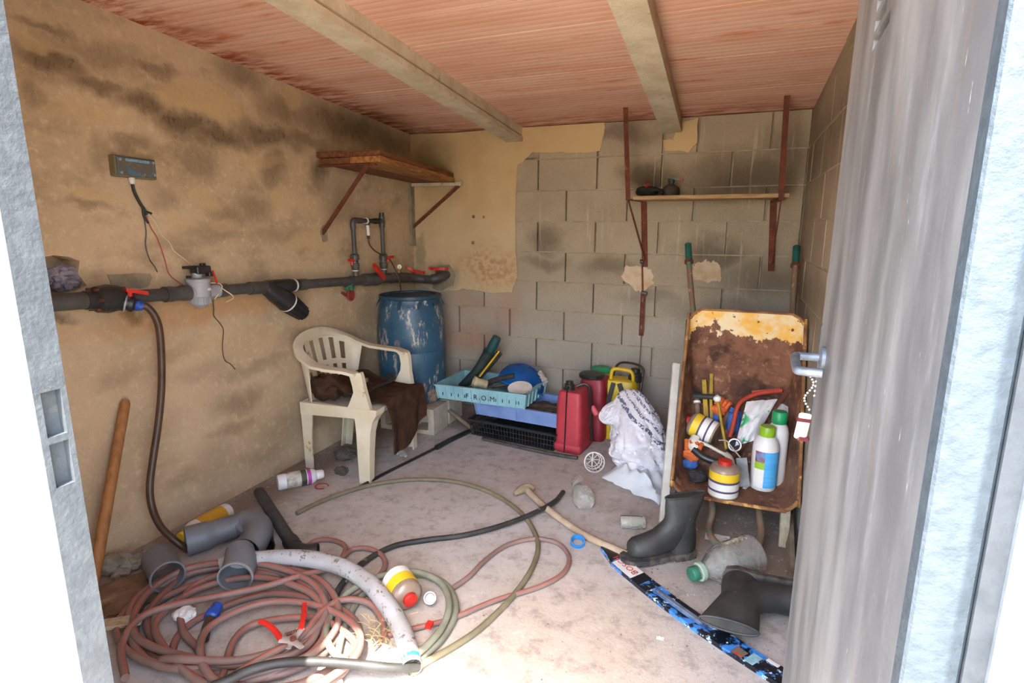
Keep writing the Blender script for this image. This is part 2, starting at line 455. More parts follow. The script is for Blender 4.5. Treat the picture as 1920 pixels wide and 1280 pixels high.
M_BEAM = mat('precast_beam_concrete', '#c6baa0', '#b3a488', 9, rough=.92, bump=.5, bscale=70, c3='#93866f', s3=22, t3=.62, world=True)
M_STUCCO = mat('white_stucco', '#efeae2', '#e2dcd0', 20, rough=.9, bump=.4, bscale=150, world=True)
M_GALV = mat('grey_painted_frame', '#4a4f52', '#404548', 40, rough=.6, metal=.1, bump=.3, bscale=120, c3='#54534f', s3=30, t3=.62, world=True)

# ---- floor and the ground outside
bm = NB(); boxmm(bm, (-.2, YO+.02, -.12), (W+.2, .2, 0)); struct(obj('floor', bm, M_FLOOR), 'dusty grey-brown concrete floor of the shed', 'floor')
bm = NB(); boxmm(bm, (-14, -20, -.16), (16, 14, -.13)); boxmm(bm, (-14, -20, -.16), (16, YO+.02, -.02)); boxmm(bm, (-14, .22, -.16), (16, 14, -.02))
struct(obj('ground_outside', bm, mat('pale_paving', '#b3a58f', '#a3957f', 3, rough=.95, bump=.3, bscale=50, world=True)), 'pale sunlit ground outside the doorway', 'ground')

# ---- left wall with its broken-out hole
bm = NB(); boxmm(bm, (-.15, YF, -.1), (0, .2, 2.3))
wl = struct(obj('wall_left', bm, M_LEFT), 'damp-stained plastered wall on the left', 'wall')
b2 = NB(); c0 = atX(118, 515, 0)
out = [(.115, -.052), (.10, .055), (.02, .07), (-.03, .062), (-.062, .045), (-.05, .0), (-.075, -.045), (-.03, -.062), (.05, -.068)]
prism(b2, [(-x, z) for x, z in out][::-1], .11, frame_mtx((-.10, c0.y, c0.z), (1, 0, 0), (0, 1, 0)))
cut(wl, [b2])
# mould-edged repair beside the hole and cement dabs where the shelf strut and bracket enter the wall
def patch(name, outline, t, mtx, m, parent, seed=1, sub=2, jag=.006):
    rd = random.Random(seed); o = []
    n = len(outline)
    for k in range(n):
        a, b = Vector(outline[k]), Vector(outline[(k+1) % n])
        for q in range(sub):
            p = a.lerp(b, q/sub); o.append((p.x+rd.uniform(-jag, jag), p.y+rd.uniform(-jag, jag)))
    bm = NB(); prism(bm, o, t, mtx); return obj(name, bm, m, parent)
def ell(rx, rz, n=14, rot=0): return [(rx*cos(2*pi*k/n), rz*sin(2*pi*k/n)) for k in range(n)]
MXL = lambda p: frame_mtx((0, p.y, p.z), (1, 0, 0), (0, 1, 0))
patch('mortar_patch', [(-.09, .03), (-.08, -.01), (-.03, -.03), (.06, -.025), (.09, .0), (.085, .025)][::-1], .004, MXL(atX(245, 528, 0)), M_GREYPATCH, wl, 3, 3)
patch('mortar_patch', ell(.028, .05), .006, MXL(atX(607, 438, 0)), M_GREYPATCH, wl, 4, 1, .004)

# ---- back wall: mortar backing, blocks, plaster
bm = NB()
sx0, sx1, sz0, sz1 = 1.958, 1.972, 1.185, 1.335
boxmm(bm, (-.15, .030, -.1), (sx0, .06, 2.1)); boxmm(bm, (sx1, .030, -.1), (W+.15, .06, 2.1))
boxmm(bm, (sx0, .030, -.1), (sx1, .06, sz0)); boxmm(bm, (sx0, .030, sz1), (sx1, .06, 2.1))
for k in range(0, 10):
    z = 1.75-.2*k; boxmm(bm, (-.1, .0015, z-.004), (W+.1, .02, z+.004))
wb = struct(obj('wall_back', bm, M_MORTAR), 'bare concrete block back wall, partly rendered in cream', 'wall')
blk_cache = {}
def block_mesh(w, h, d=.045):
    key = (round(w, 3), round(h, 3))
    if key not in blk_cache:
        bm = NB(); box(bm, (0, 0, 0), (w, d, h), bev=.0025)
        me = meshof(bm, 'block'); me.materials.append(M_BLOCK); blk_cache[key] = me
    return blk_cache[key]
rd = random.Random(5)
joints = {-1: [.965, 1.365, 1.765, 1.965, 2.365]}
for k in range(0, 9): joints[k] = [.165+.4*i+(0 if k % 2 == 0 else -.2) for i in range(0, 8)]
holes = {}
for k in range(-1, 9):
    zt = 1.75-.2*k; zb = zt-.2
    if k == -1: zt, zb = 1.956, 1.75
    if k == 8: zb = .0
    xs = [0.0]+[x for x in joints[k] if .02 < x < W-.02]+[W]
    for a, b in zip(xs, xs[1:]):
        if zb > .93 and b < .84: continue          # wholly under the render
        if k == -1 and b < 1.30: continue
        gap = .012 if rd.random() < .8 else .005
        if abs(a-1.965) < .01 and k == 2: gap = .009
        o = obj('block', block_mesh(b-a-gap, zt-zb-.005), M_BLOCK, wb)
        o.location = ((a+b)/2, .0225+rd.uniform(-.002, .002), (zt+zb)/2)
        if k == 1 and abs(a-.965) < .02 or k == 2 and abs(a-1.165) < .02:
            o.data = o.data.copy()
            p = atY(1100, 405, 0) if k == 1 else atY(1098, 458, 0)
            b3 = NB(); cyl(b3, (p.x-o.location.x, -.1, p.z-o.location.z), (p.x-o.location.x, .1, p.z-o.location.z), .014, seg=12)
            bpy.context.view_layer.update(); cut(o, [b3])
def bw(pts, y=0.): return [(atY(px, py, y).x, atY(px, py, y).z) for px, py in pts]
MXB = lambda y: frame_mtx((0, y, 0), (0, -1, 0), (1, 0, 0))   # local x=X, local y=Z, extrude toward the room
out = bw([(1000, 287), (985, 300), (970, 312), (967.5, 360), (967.5, 471), (970, 520), (960, 548), (927, 550), (895, 545), (870, 541), (840, 545), (812, 548)])
out = [(1.40, 1.955)]+bw([(1135, 242), (1124, 284), (1090, 287), (1055, 285)])+out+[(0., .93), (0., 1.955)]
pl = patch('plaster_render', out[::-1], .008, MXB(.0), M_CREAM, wb, 2, 4, .005)
bpy.context.view_layer.update()
cs = []
for px, py, r in ((889, 406, .013), (908, 407, .010), (888, 455, .013), (782, 322, .004)):
    p = atY(px, py, 0); b3 = NB(); cyl(b3, (p.x, -.05, p.z), (p.x, .05, p.z), r, seg=10); cs.append(b3)
cut(pl, cs)
patch('mortar_patch', bw([(1176, 497), (1200, 500), (1222, 505), (1226, 530), (1208, 548), (1196, 545), (1180, 532), (1166, 520)])[::-1], .012, MXB(.002), M_PATCH, wb, 8, 4, .009)
patch('mortar_patch', bw([(1305, 495), (1322, 486), (1335, 490), (1345, 488), (1353, 505), (1352, 528), (1330, 528), (1298, 522), (1296, 505)])[::-1], .012, MXB(.002), M_PATCH, wb, 9, 4, .009)
patch('mortar_patch', bw([(1262, 262), (1278, 228), (1309, 222), (1307, 268), (1290, 285), (1246, 282), (1243, 262)])[::-1], .014, MXB(.002), M_CREAM, wb, 10, 3, .005)
patch('mortar_patch', bw([(822, 498), (845, 497), (855, 515), (850, 535), (830, 545), (812, 540)])[::-1], .006, MXB(-.007), M_GREYPATCH, wb, 12, 2, .006)

# ---- right wall of blocks
bm = NB(); boxmm(bm, (W+.012, YF, -.1), (W+.15, .2, 2.3))
for k in range(-1, 10):
    z = 1.75-.2*k; boxmm(bm, (W+.0015, YF, z-.004), (W+.02, 0, z+.004))
wr = struct(obj('wall_right', bm, M_MORTAR), 'bare concrete block wall on the right', 'wall')
for k in range(-2, 9):
    zt = 1.75-.2*k; zb = max(zt-.2, 0)
    ys = [0.]+[y for y in [-.2-.4*i-(.2 if k % 2 else 0) for i in range(8)] if y > YF+.05]+[YF]
    for a, b in zip(ys, ys[1:]):
        if k == -2:
            zt = 2.15; zb = 1.955
            if (a+b)/2 > -1.2: continue
        if k == -1: zb = 1.75; zt = 1.95
        o = obj('block', block_mesh(a-b-.007, zt-zb-.005), M_BLOCK, wr)
        o.rotation_euler = (0, 0, pi/2); o.location = (W+.0225+rd.uniform(-.002, .002), (a+b)/2, (zt+zb)/2)
# sloping course that closes the gap under the roof
bm = NB(); prism(bm, [(0, 1.945), (-3.15, 1.945), (-3.15, ceil_z(-3.15)), (0, ceil_z(0))][::-1], .05, frame_mtx((W+.002, 0, 0), (1, 0, 0), (0, 1, 0)))
obj('infill_course', bm, M_BLOCK, wr)

# ---- front wall around the door opening
DX0, DX1, DZ = 1.318, 2.44, 2.0
bm = NB()
boxmm(bm, (-.4, YO, -.1), (DX0, YF, 2.35)); boxmm(bm, (DX1, YO, -.1), (W+.4, YF, 2.35)); boxmm(bm, (DX0, YO, DZ), (DX1, YF, 2.35))
struct(obj('wall_front', bm, M_STUCCO), 'white stuccoed front wall around the doorway', 'wall')

# ---- ceiling: clay boards between two precast beams
a = math.atan(-.064)
bm = NB()
def slopebox(bm, x0, x1, y0, y1, d0, d1):
    vs = []
    for y in (y0, y1):
        for x in (x0, x1):
            for d in (d0, d1): vs.append(bm.verts.new((x, y, ceil_z(y)+d)))
    for q in ((0, 1, 3, 2), (4, 6, 7, 5), (0, 4, 5, 1), (2, 3, 7, 6), (0, 2, 6, 4), (1, 5, 7, 3)): bm.faces.new([vs[i] for i in q])
slopebox(bm, -.4, W+.4, YO-.02, .3, .045, .18)
cl = struct(obj('ceiling', bm, mat('dark_clay_bedding', '#6b4030', rough=.95)), 'sloping ceiling of terracotta boards between concrete beams', 'ceiling')
def bx1(y): return (.803-.0238*y)     # beam centre lines drift slightly
def bx2(y): return (1.812-.030*y)
ys = [.06]+[-.19-.25*i for i in range(13)]
pc = {}
for i, (ya, yb) in enumerate(zip(ys, ys[1:])):
    for bay in range(3):
        ym = (ya+yb)/2
        x0, x1 = ((-.02, bx1(ym)), (bx1(ym), bx2(ym)), (bx2(ym), W+.02))[bay]
        key = (round(ya-yb, 3), bay, i if 0 else round(x1-x0, 2))
        if key not in pc:
            b2 = NB(); box(b2, (0, 0, 0), (x1-x0, ya-yb-.002, .04), bev=.0012); pc[key] = meshof(b2, 'clay_board'); pc[key].materials.append(M_CLAY)
        o = obj('clay_board', pc[key], M_CLAY, cl)
        o.location = ((x0+x1)/2, ym, ceil_z(ym)+.02+rd.uniform(-.0008, .0008)); o.rotation_euler = (a, 0, 0)
for fn in (bx1, bx2):
    bm = NB()
    prof = [(-.057, -.092), (.057, -.092), (.057, -.066), (.052, -.062), (.044, -.060), (.044, -.055), (.051, -.052), (.051, .03), (-.051, .03), (-.051, -.052), (-.044, -.055), (-.044, -.060), (-.057, -.066)]
    ysb = [.02, -.6, -1.2, -1.8, -2.4, -3.0, YO+.1]
    loft(bm, [[Vector((fn(y)+x, y, ceil_z(y)+z)) for x, z in prof] for y in ysb])
    obj('concrete_beam', bm, M_BEAM, cl)
# mortar blobs along the beam at the wall
# ---- metal door frame and the open leaf
bm = NB()
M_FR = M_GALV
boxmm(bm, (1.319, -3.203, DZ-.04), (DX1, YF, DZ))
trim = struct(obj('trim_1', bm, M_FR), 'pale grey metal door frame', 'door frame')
bm = NB(); boxmm(bm, (2.418, -3.215, -.02), (DX1, -3.17, DZ-.04)); obj('hinge_jamb', bm, mat('light_grey_frame_paint', '#777d80', '#6a7073', 40, rough=.6, bump=.3, bscale=120, world=True), trim)
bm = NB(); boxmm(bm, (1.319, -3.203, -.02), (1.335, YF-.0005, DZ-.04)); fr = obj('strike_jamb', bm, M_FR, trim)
cs = []
for (pa, pb) in (((78, 735), (116, 815)), ((100, 830), (138, 905))):
    p, q = atX(pa[0]+6, pa[1], 1.335), atX(pb[0]-4, pb[1], 1.335)
    b3 = NB(); boxmm(b3, (1.321, -3.194, p.z), (1.5, -3.168, q.z)); cs.append(b3)
bpy.context.view_layer.update(); cut(fr, cs)
def make_door_mat():
    n = NT('weathered_grey_sheet'); v0 = n.coord()
    st = n.mapv(v0, (1, 1.6, .55))
    col = n.mix(n.rng(n.noise(st, 3.2, 6, .6), .34, .66), '#5f6061', '#8a8a89')
    col = n.mix(n.rng(n.noise(n.mapv(v0, (1, 3.5, .6)), 7, 7, .72), .54, .74, 0, .7), col, '#97999c')
    col = n.mix(n.rng(n.noise(n.mapv(v0, (1, 5, .5)), 4, 5, .6), .58, .74, 0, .5), col, '#857460')
    col = n.mix(n.rng(n.noise(n.mapv(v0, (1, 2, .4)), 60, 3, .7), .68, .73, 0, .6), col, '#d8d6d0')
    n.color(col); n.bump(n.noise(v0, 60, 5), .15, .003)
    return n.fin(.5, .25)
M_DOOR = make_door_mat()
door = thing('door_1', 'weathered grey sheet-metal door standing open on the right', 'door', (2.3715, -3.205, 0), (0, 0, -math.atan(.04/.9)))
struct(door)
bm = NB(); boxmm(bm, (0, .022, .02), (.034, .895, 1.97), bev=.002)
leaf = obj('leaf', bm, M_DOOR, door)
cs = []
for k in range(3):
    b3 = NB(); box(b3, (.0, .66, 1.80+.035*k), (.2, .12, .014)); cs.append(b3)
bpy.context.view_layer.update()
mi = door.matrix_world.inverted()
def dl(px, py):
    # photo pixel -> point on the leaf's inner face, in leaf space
    o = mi @ CAM; d = mi.to_3x3() @ ray(px, py); return o+d*((0-o.x)/d.x)
cs = []
for pa, pb in (((1671, 14), (1635, 99)), ((1664, -5), (1639, 62)), ((1660, -30), (1643, 25))):
    p, q = dl(*pa), dl(*pb); b3 = NB(); boxmm(b3, (-.1, p.y, (p.z+q.z)/2-.008), (.1, q.y, (p.z+q.z)/2+.008)); cs.append(b3)
for b3 in cs:
    c = bpy.data.objects.new('cutter', meshof(b3, 'cutter')); COL.objects.link(c); c.matrix_world = door.matrix_world
    md = leaf.modifiers.new('b', 'BOOLEAN'); md.object = c; md.solver = 'EXACT'; bpy.context.view_layer.update()
    me = bpy.data.meshes.new_from_object(leaf.evaluated_get(bpy.context.evaluated_depsgraph_get())); leaf.modifiers.clear(); leaf.data = me
    bpy.data.objects.remove(c)
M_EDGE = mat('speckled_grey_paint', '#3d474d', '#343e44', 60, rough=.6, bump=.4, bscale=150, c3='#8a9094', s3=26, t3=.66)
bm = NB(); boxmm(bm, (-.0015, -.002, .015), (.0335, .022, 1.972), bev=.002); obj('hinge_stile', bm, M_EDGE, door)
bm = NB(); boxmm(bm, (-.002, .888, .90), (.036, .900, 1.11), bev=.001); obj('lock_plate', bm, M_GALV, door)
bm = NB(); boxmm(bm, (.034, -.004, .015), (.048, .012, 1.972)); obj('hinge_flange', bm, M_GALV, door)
M_STEEL = mat('worn_zinc', '#7e858c', '#646b73', 40, rough=.45, metal=.5, bump=.2)
h0, h1 = dl(1546, 671), dl(1535, 706)
bm = NB(); tube(bm, [(0, h0.y, h0.z), (-.040, h0.y, h0.z), (-.052, h0.y-.012, h0.z), (-.052, h0.y-.10, h0.z-.004), (-.045, h0.y-.115, h0.z-.004), (-.012, h0.y-.12, h0.z-.004)], .0085, 12, 5)
hd = obj('handle', bm, M_STEEL, door, True)
bm = NB(); lathe(bm, [(.0, 0), (.022, 0), (.022, .006), (.012, .01)], 20, frame_mtx((0, h0.y, h0.z), (-1, 0, 0))); obj('rose', bm, M_STEEL, hd, True)
# key tag on a bead chain, hanging from the lever
tagp = Vector((-.030, h0.y-.117, h0.z-.012))
kt = thing('key_tag', 'cream and maroon key tag on a silver bead chain on the door lever', 'key tag', door.matrix_world @ (tagp+Vector((0, 0, -.10))))
bm = NB()
for k in range(13):
    s_ = k/12
    bmesh.ops.create_uvsphere(bm, u_segments=8, v_segments=6, radius=.0024, matrix=Matrix.Translation((.006*sin(s_*7), 0, .100-.062*s_)))
for k in range(5): bmesh.ops.create_uvsphere(bm, u_segments=8, v_segments=6, radius=.0024, matrix=Matrix.Translation((.010, .004, .100-.009*k)))
obj('chain', bm, mat('silver_chain', '#d6d2c6', rough=.3, metal=.8), kt, True)
bm = NB(); box(bm, (-.004, 0, .005), (.022, .006, .05), rot=(0, .12, .3), bev=.004, seg=2); obj('tag_body', bm, mat('cream_plastic', '#e8dfc4', rough=.5), kt)
bm = NB(); box(bm, (-.004, 0, .017), (.023, .0068, .007), rot=(0, .12, .3)); obj('stripe', bm, mat('maroon_plastic', '#5c1f22', rough=.5), kt)
bm = NB(); box(bm, (-.001, 0, -.019), (.022, .0072, .010), rot=(0, .12, .3), bev=.003); obj('tag_end', bm, mat('maroon_plastic', '#5c1f22'), kt)
# ================================================================ WALL FIXTURES
M_PVC = mat('dark_grey_pvc', '#403e3c', '#4e4b47', 10, rough=.5, c3='#7a7060', s3=26, t3=.66, world=True)
M_BLKP = mat('black_plastic', '#1f1f20', '#2a2a2a', 12, rough=.4, c3='#5d5648', s3=30, t3=.68, world=True)
M_RED = mat('red_plastic', '#c62a1c', '#a92117', 14, rough=.45)
M_REDDULL = mat('faded_red_plastic', '#8e3328', '#7a2a22', 20, rough=.6)
M_GRN = mat('green_plastic', '#2f6b50', '#265743', 14, rough=.5)
M_BLUE = mat('blue_plastic', '#2450a8', '#1d4290', 14, rough=.45)
M_LGREY = mat('light_grey_plastic', '#9a9ba0', '#8a8a8d', 12, rough=.5, c3='#6d675d', s3=22, t3=.66)
M_WHITEP = mat('white_plastic', '#d9d5cd', '#c8c2b6', 14, rough=.45)
M_CREAMW = mat('cream_wire', '#cfbf9d', rough=.6)
M_RUST = mat('rusty_iron', '#6b3520', '#54291a', 24, rough=.85, bump=.4, bscale=140, c3='#8a4a28', s3=30, t3=.6, world=True)
M_WOOD = mat('old_brown_wood', '#7a4a2a', '#5b3319', 7, rough=.8, bump=.4, bscale=60, stretch=(6, 1, 6), world=True)
M_WOODL = mat('weathered_board', '#a98a62', '#8e6f4a', 9, rough=.85, bump=.3, bscale=60, stretch=(1, 5, 5), world=True)
def P(px, py, X=.07): return atX(px, py, X)
pw = thing('pool_pipework', 'dark grey PVC pool pipework running along the stained wall, red lever valves', 'pipework', (.07, -1.2, 1.0))
def pp(name, m, fn, parent=None, smooth=True, **k):
    bm = NB(); fn(bm); return wpart(name, bm, m, parent or pw, smooth, **k)
def rung(bm, a, b, prof, seg=22):
    # lathe between a and b : prof = [(t, r)]
    a, b = Vector(a), Vector(b); L = (b-a).length
    lathe(bm, [(r, t*L) for t, r in prof], seg, frame_mtx(a, b-a))
mp = lambda y: Vector((.07, y, .973+(-.35-y)*.0405))   # axis of the main run
R0 = .0255
pp('pipe', M_PVC, lambda b: rung(b, (.07, -2.75, 1.07), mp(-2.30), [(0, .031), (1, .031)]))
fb = pp('flange_tee', M_BLKP, lambda b: rung(b, mp(-2.36), mp(-2.20), [(0, .034), (.12, .036), (.2, .036), (.25, .048), (.5, .054), (.75, .048), (.8, .037), (1, .034)], 12))
for k in range(6):
    aa = k*pi/3
    pp('screw', M_RUST, lambda b: rung(b, mp(-2.335)+Vector((cos(aa)*.042, 0, sin(aa)*.042)), mp(-2.225)+Vector((cos(aa)*.042, 0, sin(aa)*.042)), [(0, .006), (1, .006)], 8), fb)
pp('pipe', M_PVC, lambda b: rung(b, mp(-2.21), mp(-1.95), [(0, R0), (1, R0)]))
pp('coupling', M_PVC, lambda b: rung(b, mp(-2.055), mp(-1.945), [(0, R0), (0, .032), (.3, .032), (.35, .030), (.65, .030), (.7, .033), (1, .033)]))
# hose tap on the tee: body, red lever, blue connector
t0, t1 = P(222, 566, .085), P(262, 573, .125)
dv = (t1-t0)
tp = pp('tap_body', M_BLKP, lambda b: rung(b, t0, t0+dv*.80, [(0, .020), (.15, .030), (.3, .032), (.32, .026), (.6, .026), (.62, .030), (.85, .030), (1, .022)], 14))
pp('collar', M_LGREY, lambda b: rung(b, t0+dv*.30, t0+dv*.38, [(0, .033), (1, .033)]), tp)
def lever(c, d, m=M_RED, L=.085, w=.018, t=.012, up=(0, 0, 1), parent=None):
    d = Vector(d).normalized(); c = Vector(c); up = Vector(up)
    b = NB()
    cyl(b, c-up*.022, c+up*.006, .0085, seg=10)
    x = d.cross(up).normalized()
    o = [(-.014, -w*.45), (L*.3, -w*.5), (L*.75, -w*.32), (L, -w*.36), (L, w*.36), (L*.75, w*.32), (L*.3, w*.5), (-.014, w*.45)]
    mt = Matrix((d, -x, up)).transposed().to_4x4(); mt.translation = c
    if Matrix((d, -x, up)).determinant() < 0: mt = Matrix((d, x, up)).transposed().to_4x4(); mt.translation = c
    prism(b, o, t, mt)
    b.normal_update()
    return wpart('lever', b, m, parent or pw, False, label='red lever handle')
lever(P(243, 548, .105), (.012, .07, -.018), L=.065, w=.022, t=.014, parent=tp)
pp('hose_connector', M_BLUE, lambda b: rung(b, t0+dv*.80, t0+dv*1.18, [(0, .020), (.2, .022), (.5, .022), (.55, .019), (1, .016)], 14), tp)
# chlorine dosing cell: grey cup with black bracket
c = P(373, 540)
gc = pp('dosing_cell', M_LGREY, lambda b: lathe(b, [(.018, -.085), (.022, -.078), (.036, -.070), (.038, -.055), (.039, -.040), (.046, -.036), (.046, .026), (.048, .028), (.048, .040), (.040, .044), (.020, .046), (.020, .066), (.0, .066)], 26, Matrix.Translation(c)))
for k in range(20):
    aa = 2*pi*k/20
    pp('rib', M_LGREY, lambda b: box(b, c+Vector((cos(aa)*.040, sin(aa)*.040, -.052)), (.004, .004, .03), rot=(0, 0, aa)), gc, False)
br = pp('black_bracket', M_BLKP, lambda b: (box(b, c+Vector((0, .018, .078)), (.05, .07, .034), bev=.004), box(b, c+Vector((0, -.03, .092)), (.03, .06, .012), bev=.002), box(b, c+Vector((.015, .045, .058)), (.03, .02, .02), bev=.002), box(b, c+Vector((.0, -.044, .052)), (.014, .014, .010)), box(b, c+Vector((.0, .03, .100)), (.02, .02, .012), bev=.002)), gc, False)
pp('label', M_WHITEP, lambda b: box(b, c+Vector((.0465, .012, -.004)), (.002, .02, .011), rot=(0, 0, .25)), gc, False)
pp('red_clip', M_RED, lambda b: box(b, c+Vector((.03, .06, .045)), (.004, .008, .06), rot=(.3, 0, 0)), gc, False)
pp('pipe_neck', M_LGREY, lambda b: rung(b, mp(-1.945), mp(-1.80), [(0, .030), (1, .030)]), gc)
pp('tie_wire', M_CREAMW, lambda b: (tube(b, [mp(-1.815)+Vector((.036*cos(q), .018*sin(q*2), .036*sin(q))) for q in [i*.5 for i in range(13)]], .0025, 6, 3), tube(b, [mp(-1.80)+Vector((.034, 0, .01)), mp(-1.78)+Vector((.05, .02, -.03)), mp(-1.80)+Vector((.045, 0, -.05))], .0022, 6, 4)))
pp('pipe', M_PVC, lambda b: rung(b, mp(-1.81), mp(-1.50), [(0, R0), (1, R0)]))
pp('coupling', M_PVC, lambda b: rung(b, mp(-1.62), mp(-1.50), [(0, R0), (0, .031), (1, .031)]))
pp('coupling', M_PVC, lambda b: rung(b, mp(-1.80), mp(-1.755), [(0, .031), (1, .030)]))
# Y strainer
ya, yb = P(500, 538), P(562, 583)
yd = (yb-ya)
ys_ = pp('strainer', M_BLKP, lambda b: rung(b, ya-yd*.06, ya+yd*.60, [(0, .030), (.1, .040), (.35, .044), (.4, .048), (.85, .050), (.9, .054), (1, .054)], 20))
pp('ring', M_WHITEP, lambda b: rung(b, ya+yd*.60, ya+yd*.635, [(0, .0545), (1, .0545)], 20), ys_)
pp('cup', M_BLKP, lambda b: rung(b, ya+yd*.63, ya+yd*1.12, [(0, .052), (.1, .050), (.85, .040), (1, .036), (1.0, 0)], 16), ys_)
for k in range(12):
    aa = 2*pi*k/12; zz = yd.normalized(); xx = zz.orthogonal().normalized(); yy = zz.cross(xx); rr = xx*cos(aa)+yy*sin(aa)
    pp('rib', M_BLKP, lambda b: bar(b, ya+yd*.66+rr*.052, ya+yd*1.10+rr*.040, .005, .004), ys_, False)
pp('plug', M_RED, lambda b: rung(b, ya+yd*1.12, ya+yd*1.19, [(0, .012), (1, .010)], 8), ys_)
pp('strainer_body', M_BLKP, lambda b: rung(b, mp(-1.52), mp(-1.30), [(0, .030), (.12, .034), (.7, .036), (.8, .033), (1, .031)]))
pp('ring', M_WHITEP, lambda b: rung(b, mp(-1.335), mp(-1.325), [(0, .0345), (1, .0345)]))
pp('pipe', M_PVC, lambda b: rung(b, mp(-1.32), mp(-.70), [(0, R0), (1, R0)]))
pp('coupling', M_PVC, lambda b: rung(b, mp(-1.32), mp(-1.24), [(0, .031), (1, .031)]))
# drain valve: green body, red wheel
dc = P(655, 549)
pp('drain_body', M_GRN, lambda b: (rung(b, dc+Vector((0, .02, .07)), dc+Vector((0, .0, .015)), [(0, .012), (.4, .020), (1, .024)], 12), box(b, dc+Vector((0, -.0, .03)), (.03, .07, .022), bev=.004)))
pp('drain_wheel', M_REDDULL, lambda b: (tube(b, [dc+Vector((.0, .012+.026*cos(q), -.012+.030*sin(q))) for q in [2*pi*i/14 for i in range(14)]], .009, 8, 3, closed=True), box(b, dc+Vector((0, -.05, .0)), (.012, .05, .018), rot=(-.5, 0, 0), bev=.003), cyl(b, dc+Vector((-.006, .012, -.012)), dc+Vector((.006, .012, -.012)), .02, seg=14)))
# main valve with big red lever
pp('tee', M_PVC, lambda b: (rung(b, mp(-.85), mp(-.73), [(0, .031), (1, .031)]), rung(b, mp(-.80), mp(-.80)+Vector((0, 0, .06)), [(0, .019), (1, .019)])))
pp('valve_body', M_PVC, lambda b: rung(b, mp(-.73), mp(-.55), [(0, .036), (.12, .040), (.3, .040), (.32, .036), (.6, .037), (.64, .041), (.9, .040), (1, .034)], 16))
lever(P(716, 519, .10), Vector((.0, -.09, .075)), L=.125, w=.04, t=.020, up=Vector((.85, .25, .35)).normalized())
pp('tee', M_PVC, lambda b: (rung(b, mp(-.56), mp(-.42), [(0, .031), (1, .031)]), rung(b, mp(-.50), mp(-.50)+Vector((0, 0, .06)), [(0, .019), (1, .019)])))
# bypass loop
zl = P(690, 414).z
def riser(y, top, zc):
    b0 = mp(y)
    pp('valve_ring', M_WHITEP, lambda b: rung(b, b0+Vector((0, 0, .058)), b0+Vector((0, 0, .064)), [(0, .0195), (1, .0195)]))
    pp('valve_body', M_PVC, lambda b: rung(b, b0+Vector((0, 0, .062)), b0+Vector((0, 0, .165)), [(0, .018), (.1, .024), (.4, .027), (.42, .022), (.6, .022), (.62, .028), (.9, .027), (1, .015)], 14))
    pp('pipe', M_PVC, lambda b: rung(b, b0+Vector((0, 0, .16)), (.07, y, top), [(0, .0135), (1, .0135)]))
riser(-.80, zl-.01, 0); riser(-.50, P(716, 402).z, 0)
lever(mp(-.80)+Vector((0, -.03, .118)), (.0, -1, 0), L=.03, w=.026, t=.016, up=Vector((0, 0, 1)))
lever(mp(-.50)+Vector((.02, .02, .128)), (.25, 1, 0.1), L=.05, w=.026, t=.016, up=Vector((0, 0, 1)))
pp('elbow', M_PVC, lambda b: tube(b, [(.07, -.80, zl-.05), (.07, -.80, zl-.015), (.07, -.79, zl), (.07, -.765, zl+.002), (.07, -.72, zl)], .0175, 12, 4))
pp('pipe', M_BLKP, lambda b: (rung(b, (.07, -.73, zl), (.07, -.50, zl), [(0, .0135), (1, .0135)]), rung(b, (.07, -.60, zl), (.07, -.535, zl), [(0, .0135), (.2, .018), (1, .018)])))
pp('ring', M_WHITEP, lambda b: rung(b, (.07, -.672, zl), (.07, -.664, zl), [(0, .019), (1, .019)]))
pp('tee', M_PVC, lambda b: (rung(b, (.07, -.535, zl), (.07, -.49, zl), [(0, .018), (1, .018)]), rung(b, (.07, -.50, zl-.04), (.07, -.50, zl+.03), [(0, .0185), (1, .0185)])))
pp('cap', M_BLKP, lambda b: rung(b, (.07, -.50, P(716, 402).z-.02), (.07, -.50, P(716, 400).z+.005), [(0, .017), (1, .016)]))
i0 = P(689, 421); i1 = P(691, 444)
pp('injector', M_WHITEP, lambda b: (rung(b, i0, i1, [(0, .011), (.8, .011), (.85, .008), (1, .006)], 12)))
pp('injector_nut', M_BLKP, lambda b: rung(b, i0+Vector((0, 0, .02)), i0-Vector((0, 0, .004)), [(0, .014), (1, .014)], 10))
pp('injector_nut', M_BLKP, lambda b: rung(b, i1+Vector((0, 0, .008)), i1-Vector((0, 0, .012)), [(0, .009), (1, .009)], 10))
# gauge
g = P(749, 500, .09)
gg = pp('pressure_gauge', mat('brass', '#9b8a5f', rough=.4, metal=.6), lambda b: (lathe(b, [(0, -.008), (.018, -.008), (.0185, .006), (.016, .009), (.016, .006), (0, .006)], 22, frame_mtx(g, (.5, -.85, .1))), rung(b, g-Vector((0, 0, .018)), (g.x-.015, g.y, .975), [(0, .007), (1, .007)], 8)))
pp('dial', mat('gauge_dial', '#cfc6a8', rough=.5), lambda b: lathe(b, [(0, .0062), (.0155, .0062), (.0155, .0068), (0, .0068)], 20, frame_mtx(g, (.5, -.85, .1))), gg)
mtg = frame_mtx(g, (.5, -.85, .1), (.85, .5, 0))
pp('needle', M_BLKP, lambda b: (bar(b, mtg@Vector((0, -.002, .0075)), mtg@Vector((.001, -.012, .0075)), .003, .001, up=(.5, -.85, .1))), gg, False)
